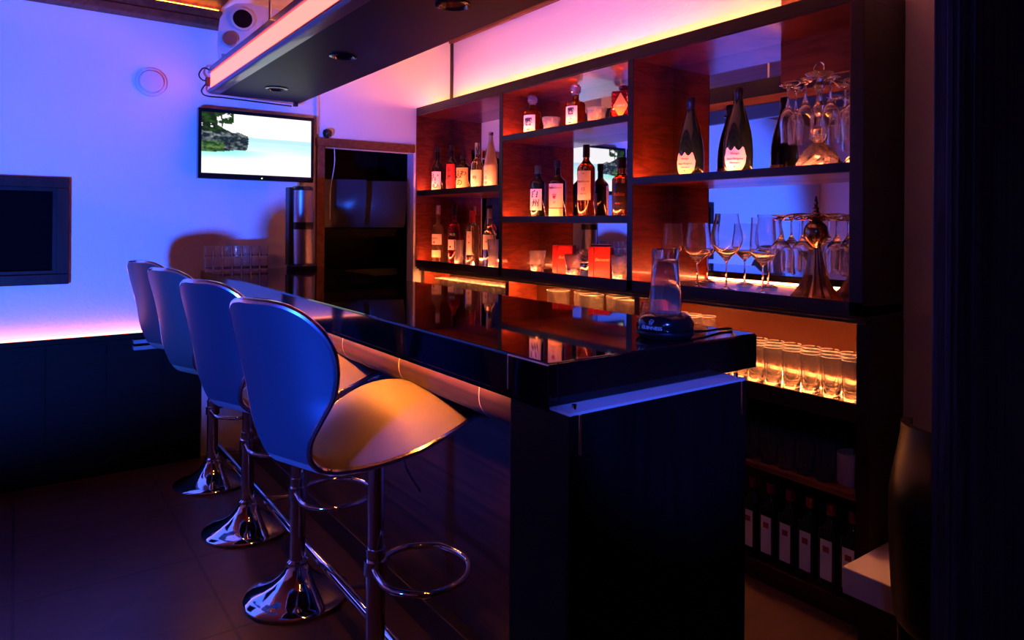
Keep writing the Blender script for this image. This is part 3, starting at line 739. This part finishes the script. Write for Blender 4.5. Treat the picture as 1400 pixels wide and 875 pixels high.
for k in range(4):
    ca_, sa_ = math.cos(k * PI / 2), math.sin(k * PI / 2)
    for i in range(5):
        for j in range(8):
            u0 = -.045 + .018 * i; z0 = .006 + .0182 * j
            q = [(u0, z0), (u0 + .018, z0), (u0 + .018, z0 + .0182), (u0, z0 + .0182), (u0 + .009, z0 + .0091)]
            vs = [( -.0475 - (.006 if n_ == 4 else 0), u, z) for n_, (u, z) in enumerate(q)]
            vs = [(x * ca_ - y * sa_, x * sa_ + y * ca_, z) for x, y, z in vs]
            db.add(vs, [(0, 1, 4), (1, 2, 4), (2, 3, 4), (3, 0, 4)])
obj('body', db, M['decred'], dc)
obj('stopper', MB().lathe([(.016, .150), (.016, .160), (.026, .168), (.028, .180), (.018, .186)], (0, 0, 0), 8, smooth=False), M['decred'], dc)
dl = obj('diamond_label', MB().prism([(0, .012), (.038, .078), (0, .144), (-.038, .078)], 'x', -.0555, -.0535), M['papergold'], dc)
me = text_flat([('AGED 18', .011, 0, 0, 0)])
for v in me.vertices: v.co = (-.0556 + v.co.y, -v.co.x, .080 + v.co.z)
link('lettering', me, M['inkwhite'], dl)

# --- middle bay, middle shelf
Z2 = 1.4305
bottle('green_whisky_bottle', 'dark green bottle with square white brush lettered label on the middle shelf', (2.45, 3.149, Z2), round_prof(.043, .205, .245, .29, .0155), M['darkgreen'], cap_prof(.0185, .262, .308), M['capgreen'],
       [(.050, .172, .95, M['paper'], [('白', .046, -.002, .140, .1), ('州', .046, .003, .088, .1)], M['ink'])])
bs_ = bottle('blended_scotch_bottle', 'dark bottle with large cream label and script lettering on the middle shelf', (2.45, 2.970, Z2), round_prof(.047, .200, .245, .30, .016), M['darkbottle'], cap_prof(.0185, .285, .325), M['capdark'],
       [(.062, .195, 1.05, M['papercream'], [("Ballantine's", .018, 0, .172, .3), ('❦', .035, 0, .125, 0), ('17', .016, 0, .09, 0)], M['inkred']), (.014, .058, 1.05, M['papercream'], [], None)])
obj('back_label', cyl_back(.047, .03, .15), M['papergold'], bs_)
bottle('tall_single_malt_bottle', 'tall amber bottle with long white label before the mirrored screen on the middle shelf', (2.45, 2.733, Z2), round_prof(.047, .265, .315, .36, .0165), M['amber'], cap_prof(.0185, .325, .392), M['capdark'],
       [(.098, .252, .85, M['paper'], [('THE', .008, 0, .236, 0), ('MACALLAN', .0125, 0, .195, 0), ('12', .022, 0, .155, 0), ('YEARS OLD', .0065, 0, .13, 0)], M['inkred'])])
bottle('stout_whisky_bottle', 'stout amber bottle with dark label next to the right divider on the middle shelf', (2.455, 2.475, Z2), round_prof(.048, .195, .225, .28, .021), M['amber'], cap_prof(.024, .25, .305), M['capdark'],
       [(.045, .175, .95, M['blackplastic'], [('Nikka', .024, 0, .12, .35), ('WHISKY', .011, 0, .075, 0)], M['inkred'])])
# --- middle bay, lower shelf
tumbler('cut_rocks_glass', 'crystal rocks glass left of the red gift boxes on the middle low shelf', (2.43, 3.123, Z0), .036, .050, .125, None, M['crystal'], th=.003, base=.03, cut=5, seg=50)
tumbler('cut_rocks_glass', 'crystal rocks glass between the two red gift boxes', (2.395, 2.770, Z0), .036, .048, .118, None, M['crystal'], th=.003, base=.03, cut=6, seg=48)
tumbler('cut_rocks_glass', 'crystal rocks glass right of the red gift boxes beside the divider', (2.41, 2.440, Z0), .034, .046, .124, None, M['crystal'], th=.003, base=.03, cut=9, seg=54)
for x, y, rz, lb in ((2.475, 2.935, 38, 'red gift box with gold script, left one of two on the middle low shelf'), (2.475, 2.640, 36, 'red gift box with gold script, right one of two on the middle low shelf')):
    g = thing('gift_box', lb, 'gift box', (x, y, Z0), math.radians(rz), 'red gift boxes')
    hw = .056
    obj('box_body', MB().box(-hw, hw, -hw, .026, 0, .160, .0015), M['redbox'], g)
    obj('lid', MB().box(-hw, hw, .029, hw, 0, .160, .0015), M['redbox'], g)
    me = text_flat([('Baccarat', .022, 0, 0, .4)])
    for v in me.vertices: v.co = (-hw - .0004 + v.co.y, -.014 - v.co.x, .095 + v.co.z)
    link('lettering', me, M['goldink'], g)

# --- right bay, upper shelf
Z4 = 1.6075
def shield(z0, z1):
    def f(t):
        s = math.sqrt(max(0., 1 - t * t)); zm = z0 + (z1 - z0) * .62
        top = z1 - .018 * abs(math.sin(3 * PI * t / 2)) * (1 - abs(t) * .2)
        return (zm - (zm - z0) * s, max(zm - (zm - z0) * s + .001, zm + (top - zm) * smoothstep(0, .22, 1 - abs(t))))
    return f
DOM = [(.052, 0), (.057, .006), (.059, .05), (.0595, .10), (.057, .145), (.051, .185), (.042, .225), (.031, .262), (.0225, .29), (.018, .315), (.0165, .335), (.018, .337), (.018, .345)]
for (y, x, lb, rz, lm) in ((2.055, 2.468, 'dark champagne bottle with glowing shield label, left of two on the right upper shelf', 196, M['papercream']), (1.785, 2.445, 'dark champagne bottle with pink shield label, right of two on the right upper shelf', 203, M['paper'])):
    t = thing('champagne_bottle', lb, 'bottle', (x, y, Z4), math.radians(rz))
    obj('body', MB().lathe(DOM, (0, 0, 0), 32), M['darkgreen'], t)
    obj('foil', MB().lathe([(.0185, .300), (.0185, .337), (.0205, .340), (.0215, .352), (.0190, .364), (.012, .368)], (0, 0, 0), 24), M['capdark'], t)
    obj('back_label', cyl_back(.0597, .014, .062), M['papergold'], t)
    lo = obj('shield_label', cyl_patch(.0597, .012, .118, .80, top=shield(.010, .118), n=28), lm, t)
    link('lettering', text_on_cyl([('Vintage', .012, 0, .088, .2), ('Dom Pérignon', .0115, 0, .066, 0), ('Champagne', .009, 0, .05, .2), ('★', .010, 0, .034, 0)], .0609), M['inkred'], lo)
def stem_profile(R, hb, h, rim, foot, sr=.0038, wall=.0016, low=.38):
    """stemmed glass: foot radius, stem, bowl radius R starting at height hb, total h, rim radius"""
    o = [(foot, 0), (foot, .002), (foot * .55, .005), (.008, .012), (sr, .022), (sr, hb - .014), (sr * 1.6, hb - .004)]
    bowl = []
    for k in range(1, 13):
        t = k / 12
        if t < low: r = R * math.sin(PI / 2 * t / low) ** .85
        else: r = R + (rim - R) * smoothstep(0, 1, (t - low) / (1 - low))
        bowl.append((max(r, sr * 1.6), hb + (h - hb) * t))
    inn = [(max(r - wall, .001), z + (.004 if k < 2 else 0)) for k, (r, z) in enumerate(bowl)]
    return o + bowl + list(reversed(inn)) + [(.0008, hb + .012)]
def stem(name, label, loc, *a, m=None, group=None, inverted=False, parent=None, seg=28, **kw):
    pf = stem_profile(*a, **kw); h = a[2]
    if inverted: pf = [(r, h - z) for r, z in pf]
    o = obj(name, MB().lathe(pf, (0, 0, 0), seg, capb=True, capt=True), m or M['glass']); o.location = loc
    return tag(o, label, 'glass', group)

# crystal flute stand
SXX, SYY = 2.452, 1.432
fs = thing('crystal_glass_stand', 'crystal stand with glass dome base carrying hanging flutes on the right upper shelf', 'glass stand', (SXX, SYY, Z4))
dome = MB(); pr_ = [(.082, 0), (.084, .008), (.078, .03), (.066, .055), (.050, .078), (.034, .095), (.016, .105)]
dome.lathe(pr_, (0, 0, 0), 18, smooth=False)
for i, v in enumerate(dome.v):
    k = (i % 18) + (i // 18); s = 1.06 if k % 2 else .95
    dome.v[i] = (v[0] * s, v[1] * s, v[2])
obj('dome_base', dome, M['crystal'], fs)
obj('crystal_column', MB().lathe([(.012, .10), (.026, .115), (.030, .135), (.024, .155), (.010, .165), (.009, .20), (.020, .215), (.022, .24), (.012, .262), (.010, .30), (.024, .318), (.012, .335), (.010, .352)], (0, 0, 0), 16, smooth=False), M['crystal'], fs)
obj('top_dish', MB().lathe([(.012, .350), (.046, .362), (.050, .368), (.046, .370), (.010, .362)], (0, 0, 0), 24), M['crystal'], fs)
obj('finial_ring', MB().tube([(0, .020 * math.cos(2 * PI * k / 20), .388 + .020 * math.sin(2 * PI * k / 20)) for k in range(20)], .003, 8, closed=True), M['chrome'], fs)
FA = [math.radians(q) for q in (80, 125, 185, 230, 285, 335)]
for a_ in FA:
    ca_, sa_ = math.cos(a_), math.sin(a_); pts = [(.010 * ca_, .010 * sa_, .352), (.05 * ca_, .05 * sa_, .342), (.083 * ca_, .083 * sa_, .322)]
    hk = [(.083 + .026 * (1 - math.cos(q)), .016 * math.sin(q)) for q in [PI * k / 8 for k in range(0, 15)]]
    am = MB().tube(catmull(pts, 4), .0025, 6).tube([(.109 * ca_ + .021 * math.cos(q), .109 * sa_ + .021 * math.sin(q), .322) for q in [2 * PI * k / 18 + a_ + PI * .15 for k in range(16)]], .0025, 6)
    obj('arm', am, M['chrome'], fs)
fl = ['hanging crystal flute at the far left of the crystal stand', 'hanging crystal flute second from the left on the crystal stand', 'hanging crystal flute at the front of the crystal stand', 'hanging crystal flute front right on the crystal stand', 'hanging crystal flute nearest the cabinet side on the crystal stand', 'hanging crystal flute at the back of the crystal stand']
for a_, lb in zip(FA, fl):
    stem('champagne_flute', lb, (SXX + .109 * math.cos(a_), SYY + .109 * math.sin(a_), Z4 + .327 - .218), .031, .075, .222, .026, .033, group='flutes on the crystal stand', inverted=True, low=.45)

# --- right bay, lower shelf: standing wine glasses
stem('wine_glass', 'rounded wine glass behind the upturned pint glass on the right low shelf', (2.485, 2.170, Z0), .050, .12, .282, .042, .040)
stem('wine_glass', 'wide straight wine glass standing alone, first clear of the pint glass', (2.442, 1.990, Z0), .058, .115, .285, .044, .042, low=.34)
stem('balloon_wine_glass', 'big round balloon wine glass, tallest and widest on the right low shelf', (2.462, 1.852, Z0), .067, .125, .325, .048, .044, low=.46)
stem('tall_wine_glass', 'tall straight sided wine glass beside the bronze stand', (2.440, 1.660, Z0), .051, .12, .308, .046, .042, low=.28)

BXX, BYY = 2.445, 1.438
bs = thing('bronze_glass_stand', 'bronze stand with fluted trumpet foot carrying hanging wine glasses', 'glass stand', (BXX, BYY, Z0))
tp = MB(); tp.lathe([(.088, 0), (.086, .006), (.068, .030), (.050, .062), (.036, .10), (.027, .14), (.020, .175), (.018, .20)], (0, 0, 0), 32)
for i, v in enumerate(tp.v):
    a_ = math.atan2(v[1], v[0]); s = 1 + .07 * math.cos(16 * a_); tp.v[i] = (v[0] * s, v[1] * s, v[2])
obj('trumpet_foot', tp, M['bronze'], bs)
obj('bulb', MB().lathe([(.016, .19), (.024, .205), (.040, .228), (.045, .252), (.038, .276), (.022, .292), (.026, .300), (.040, .306), (.030, .312), (.012, .316)], (0, 0, 0), 28), M['bronze'], bs)
obj('finial', MB().lathe([(.012, .312), (.016, .322), (.010, .334), (.012, .342), (.006, .350), (.009, .360), (.006, .372), (.002, .388)], (0, 0, 0), 16), M['bronze'], bs)
BA = [math.radians(q) for q in (75, 135, 190, 245, 300, 355)]
for a_ in BA:
    pts = []
    for k in range(25):
        q = 2 * PI * k / 24; x = .030 + .070 * (1 - math.cos(q)) / 2 * 1.75; y = .036 * math.sin(q) * (1 - .25 * math.cos(q))
        z = .318 - .02 * ((x - .03) / .12) + .010 * math.sin(PI * min(1, (x - .03) / .12))
        pts.append((x * math.cos(a_) - y * math.sin(a_), x * math.sin(a_) + y * math.cos(a_), z))
    obj('scroll_arm', MB().tube(pts[:-1], .0028, 6, closed=True), M['bronze'], bs)
bl = ['upturned wine glass hanging at the left of the bronze stand', 'upturned wine glass hanging front left on the bronze stand', 'upturned wine glass hanging at the front of the bronze stand', 'upturned wine glass hanging front right on the bronze stand', 'upturned wine glass hanging nearest the cabinet side on the bronze stand', 'upturned wine glass hanging at the back of the bronze stand']
for a_, lb in zip(BA, bl):
    stem('wine_glass', lb, (BXX + .125 * math.cos(a_), BYY + .125 * math.sin(a_), Z0 + .312 - .215), .042, .085, .219, .038, .034, group='wine glasses on the bronze stand', inverted=True, low=.42)

# --- lower cabinet glassware
first = None
def row(first, cnt, y0, dy, x, label, group, mk):
    for k in range(cnt):
        loc = (x + random.uniform(-.004, .004), y0 + dy * k + random.uniform(-.004, .004), GZ)
        if first is None: first = mk(loc)
        else: first = dup(first, loc) or first
        first['label'] = label; first['group'] = group
    return first
hb = tumbler('highball_glass', 'x', (0, 0, -5), .031, .037, .150, 'g', M['glass_lit'], base=.014, seg=24)
used = False
def place_hb(o, loc, lb, gp):
    o.location = loc; o['label'] = lb; o['group'] = gp
cnt = 0
for r_, (x, y0, n_) in enumerate(((2.440, 1.293, 9), (2.505, 1.330, 9), (2.566, 1.290, 9))):
    for k in range(n_):
        loc = (x, y0 + .0795 * k + random.uniform(-.003, .003), GZ)
        lb = ['highball glass in the front row of the glowing lower shelf', 'highball glass in the middle row of the glowing lower shelf', 'highball glass in the back row of the glowing lower shelf'][r_]
        o = hb if cnt == 0 else dup(hb, loc); place_hb(o, loc, lb, lb.replace('highball glass', 'highball glasses')); cnt += 1
tb = tumbler('tall_beer_glass', 'x', (0, 0, -5), .030, .036, .225, 'g', M['glass_lit'], base=.016, seg=24)
cnt = 0
for r_, (x, y0, n_) in enumerate(((2.445, 2.02, 3), (2.510, 1.985, 4))):
    for k in range(n_):
        loc = (x, y0 + .078 * k, GZ); o = tb if cnt == 0 else dup(tb, loc)
        place_hb(o, loc, 'tall glass standing left of the highball rows, behind the bar end', 'tall glasses behind the bar end'); cnt += 1
pg = tumbler('upturned_pint_glass', 'upturned rounded glass just right of the black puck, front one', (2.432, 2.080 + .16, GZ), .032, .040, .285, 'upturned glasses behind the puck', base=.016, inverted=True, bulge=.004)
pg.location = (2.425, 2.262, GZ)
pr2 = tag(obj('paper_roll', MB().lathe([(.020, 0), (.055, 0), (.056, .003), (.056, .107), (.055, .11), (.020, .11)], (0, 0, 0), 32, capb=False, capt=False).lathe([(.020, 0), (.020, .11)], (0, 0, 0), 32, capb=False, capt=False), M['paperroll']), 'x', 'paper roll')
sg = tumbler('slim_glass', 'x', (0, 0, -5), .024, .029, .245, 'g', M['glass_lit'], base=.014, seg=20)
cnt = 0
for r_, x in enumerate((2.432, 2.494, 2.556)):
    for k in range(13):
        loc = (x, 3.43 + .069 * k + .03 * (r_ % 2), GZ); o = sg if cnt == 0 else dup(sg, loc)
        place_hb(o, loc, 'slim tall glass in the crowded glowing shelf under the left bay', 'slim glasses under the left bay'); cnt += 1
jl = ['wide glass jar under the middle bay, farthest along', 'wide glass jar behind the farthest one under the middle bay', 'wide glass jar at the centre under the middle bay', 'wide glass jar behind the central one under the middle bay', 'wide glass jar nearest the divider under the middle bay']
for (x, y), lb in zip(((2.47, 2.98), (2.53, 2.82), (2.465, 2.70), (2.535, 2.57), (2.465, 2.44)), jl):
    tumbler('wide_glass_jar', lb, (x, y, GZ), .055, .066, .262, 'wide jars under the middle bay', M['glass_lit'], th=.003, base=.018, seg=28, cat='jar')

# paper roll lying beside the lower right glasses: stands on end on the middle compartment back
pr2.location = (2.500, 1.318, .458); pr2['label'] = 'cylindrical paper roll on the dim shelf next to the cabinet side'
# dim middle compartment: small glasses; bottom: green square bottles
dg = tumbler('stacked_tumbler', 'x', (0, 0, -5), .030, .034, .120, 'g', base=.012, seg=22)
cnt = 0
for r_, x in enumerate((2.44, 2.515)):
    for k in range(10):
        loc = (x, 1.395 + .078 * k + .02 * r_, .458); o = dg if cnt == 0 else dup(dg, loc)
        place_hb(o, loc, 'unlit tumbler on the dim shelf above the green bottles', 'unlit tumblers on the dim shelf'); cnt += 1
gb = thing('green_gin_bottle', 'x', 'bottle', (2.45, 1.29, .075), math.radians(180))
obj('body', MB().box(-.034, .034, -.034, .034, 0, .215, .008).lathe([(.032, .212), (.022, .232), (.015, .245), (.0135, .275)], (0, 0, 0), 20), M['darkgreen'], gb)
obj('cap', MB().lathe(cap_prof(.0165, .262, .300), (0, 0, 0), 18), M['capred'], gb)
lo = obj('label', MB().box(.0345, .0355, -.022, .022, .03, .175), M['paper'], gb)
obj('emblem', MB().box(.0355, .0360, -.012, .012, .130, .152), M['inkred'], lo)
ol = ['green bottle next to the cabinet side, first on the floor shelf', 'second green bottle from the cabinet side on the floor shelf', 'third green bottle from the cabinet side on the floor shelf', 'fourth green bottle from the cabinet side on the floor shelf', 'fifth green bottle from the cabinet side on the floor shelf', 'sixth green bottle from the cabinet side on the floor shelf', 'green bottle half cut off by the bar end on the floor shelf']
for k in range(7):
    o = gb if k == 0 else dup(gb, (0, 0, 0))
    o.location = (2.45, 1.290 + .083 * k, .075); o['label'] = ol[k]; o['group'] = 'green bottles on the floor shelf'

# ------------------------------------------------------------------ things on the counter
sgx, sgy = 1.370, 1.220
pk = thing('beer_surge_puck', 'round black plastic beer surging unit on the counter corner', 'beer surger', (sgx, sgy, HT), math.radians(194))
obj('body', MB().lathe([(.052, 0), (.064, .004), (.070, .012), (.0735, .024), (.074, .034), (.071, .046), (.063, .056), (.050, .062), (.030, .064)], (0, 0, 0), 48), M['blacksatin'], pk)
obj('base_ring', MB().lathe([(.066, .001), (.074, .010), (.0748, .014), (.0738, .018)], (0, 0, 0), 48, capb=False, capt=False), M['blackplastic'], pk)
me = text_on_cyl([('GUINNESS', .0125, 0, .0295, 0)], .0738)
# small harp emblem above the word
hm = MB(); hp = [(-.006, .038), (-.005, .047), (0, .051), (.006, .049), (.0065, .046), (.004, .0445), (-.001, .0355)]
R_ = .0715
hm.tube([((R_ + .0012) * math.cos(u / R_), (R_ + .0012) * math.sin(u / R_), z) for u, z in hp], .0007, 5, closed=True)
for q in (-.003, -.001, .001, .003):
    hm.tube([((R_ + .0012) * math.cos(q / R_), (R_ + .0012) * math.sin(q / R_), z) for z in (.038 + abs(q) * .4 + max(q, 0) * .9, .047)], .0004, 4)
lt = link('lettering', me, M['inkwhite'], pk)
obj('emblem', hm, M['inkwhite'], pk)
def flute(mb):
    for i, v in enumerate(mb.v):
        r = math.hypot(v[0], v[1]); a = math.atan2(v[1], v[0]); z = v[2]
        if r > .03 and .01 < z < .145:
            q = 1 + .035 * math.sin(4 * a + 26 * z) * smoothstep(.0, .03, z) * smoothstep(.15, .12, z)
            mb.v[i] = (v[0] * q, v[1] * q, z)
    return mb
pint = MB().lathe([(r, .165 - z) for r, z in [(.031, 0), (.034, .003), (.0345, .014), (.033, .024), (.034, .045), (.037, .080), (.041, .115), (.0425, .140), (.041, .165), (.0392, .165), (.0405, .140), (.039, .115), (.035, .080), (.031, .045), (.028, .03), (.001, .024)]], (0, 0, 0), 48, smooth=True)
po = tag(obj('upturned_pint_glass', flute(pint), M['crystal']), 'upturned clear pint glass standing on the black surging unit', 'glass'); po.location = (sgx, sgy, HT + .064)
tag(obj('surger_cord', MB().tube(catmull([(sgx + .066, sgy - .03, HT + .012), (sgx + .12, sgy - .035, HT + .008), (sgx + .20, sgy - .02, HT + .006), (XI - .012, sgy - .03, HT + .005)], 6), .0035, 8), M['blackplastic']), 'thin black cord running from the surging unit to the counter edge', 'cord')
# tall steel dispenser at the far end
dp = thing('steel_dispenser', 'tall two tier steel cylinder dispenser at the far end of the counter', 'dispenser', (1.430, 4.19, HT))
obj('base', MB().lathe([(.090, 0), (.092, .004), (.090, .028), (.066, .040)], (0, 0, 0), 36), M['blackplastic'], dp)
obj('lower_cylinder', MB().lathe([(.063, .038), (.063, .250)], (0, 0, 0), 40), M['steel'], dp)
obj('middle_band', MB().lathe([(.066, .248), (.067, .252), (.067, .288), (.066, .292)], (0, 0, 0), 36), M['blackplastic'], dp)
obj('upper_cylinder', MB().lathe([(.063, .290), (.063, .488)], (0, 0, 0), 40), M['steel'], dp)
obj('top_cap', MB().lathe([(.064, .486), (.064, .50), (.054, .512), (.02, .516)], (0, 0, 0), 36), M['blackplastic'], dp)
obj('rear_spine', MB().box(-.085, -.058, -.012, .06, .03, .505, .004), M['blackplastic'], dp)
# stacked shot glasses at the far end
sh = tumbler('shot_glass', 'x', (0, 0, -5), .021, .0245, .075, 'g', base=.012, seg=20)
cnt = 0
for k in range(7):
    for tt in range(2):
        loc = (.905 + .0525 * k, 4.25, HT + .0755 * tt); o = sh if cnt == 0 else dup(sh, loc)
        place_hb(o, loc, ['small glass in the bottom tier stacked against the far wall', 'small glass in the top tier stacked against the far wall'][tt], ['bottom tier of stacked small glasses', 'top tier of stacked small glasses'][tt]); cnt += 1

# ------------------------------------------------------------------ right foreground
bn = thing('white_bench', 'low white topped bench against the right wall below the display shelving', 'bench', (0, 0, 0))
obj('seat_board', MB().box(2.195, XR - .002, .965, 1.192, .205, .292, .004), M['bench'], bn)
obj('base', MB().box(2.235, XR - .01, .99, 1.16, 0, .205), M['cabedge'], bn)
ch = thing('tub_chair', 'glossy black rounded chair half hidden behind the wooden partition', 'chair', (2.065, .79, 0))
rw = []
for j in range(15):
    z = .42 + .44 * j / 14; rr_ = .235 + .03 * math.sin(PI * j / 14) - .10 * smoothstep(.70, .86, z)
    rw.append([(rr_ * math.cos(a_), .15 * math.sin(a_), z) for a_ in [PI * .5 + PI * k / 20 for k in range(21)]])
mb = MB().grid(rw, True); mb.grid([[(x * .86, y * .86, z) for x, y, z in r] for r in rw], True, True)
mb.grid([rw[-1], [(x * .86, y * .86, z) for x, y, z in rw[-1]]]); mb.grid([rw[0], [(x * .86, y * .86, z) for x, y, z in rw[0]]])
obj('backrest', mb, M['blackpad'], ch)
obj('seat', MB().lathe([(.22, .36), (.235, .38), (.235, .42), (.20, .445)], (0, 0, 0), 32), M['blackpad'], ch)
for v in ch.children[1].data.vertices: v.co.y *= .62
for x, y in ((-.15, -.08), (.15, -.08), (-.15, .08), (.15, .08)):
    obj('leg', MB().lathe([(.013, 0), (.018, .365)], (x, y, 0), 12), M['blackplastic'], ch)

# ------------------------------------------------------------------ lamps
def spot(name, loc, target, power, color, angle, blend, radius):
    L = bpy.data.lights.new(name, 'SPOT'); L.energy = power; L.color = color; L.spot_size = math.radians(angle); L.spot_blend = blend; L.shadow_soft_size = radius
    o = bpy.data.objects.new(name, L); COL.objects.link(o); o.location = loc
    o.rotation_euler = (Vector(target) - Vector(loc)).to_track_quat('-Z', 'Y').to_euler(); return o
o = spot('blue_stage_lamp', (-1.3, .70, .60), (-.25, 4.3, 1.45), 1650, (.02, .115, 1.), 42, .55, .14)
o.scale = (1.5, 1, 1)
spot('blue_stool_fill', (-1.45, 1.05, .42), (.50, 2.0, .95), 720, (.008, .065, 1.), 40, .7, .12)  # added lamp without a known source, brightens the nearest stool
spot('blue_wash_lamp', (-1.6, -1.1, 2.3), (1.55, .52, 1.0), 26, (.10, .16, 1.), 34, .6, .08)
spot('blue_ledge_fill', (-.3, -.9, 2.5), (1.2, 1.075, 1.015), 420, (.04, .10, 1.), 12, .6, .05)  # added narrow beam that only lifts the bar-end ledge

# ------------------------------------------------------------------ world and view
wd = bpy.data.worlds.new('world'); sc.world = wd; wd.use_nodes = True
wd.node_tree.nodes['Background'].inputs[0].default_value = (.004, .003, .008, 1)
sc.view_settings.view_transform = 'Standard'; sc.view_settings.look = 'None'; sc.view_settings.gamma = 1.
sc.view_settings.exposure = 0.; sc.view_settings.use_curve_mapping = False
cy = sc.cycles
cy.max_bounces = 14; cy.diffuse_bounces = 4; cy.glossy_bounces = 6; cy.transmission_bounces = 12; cy.transparent_max_bounces = 8
cy.caustics_reflective = False; cy.caustics_refractive = True; cy.sample_clamp_indirect = 6.; cy.use_denoising = True
cy.blur_glossy = .4
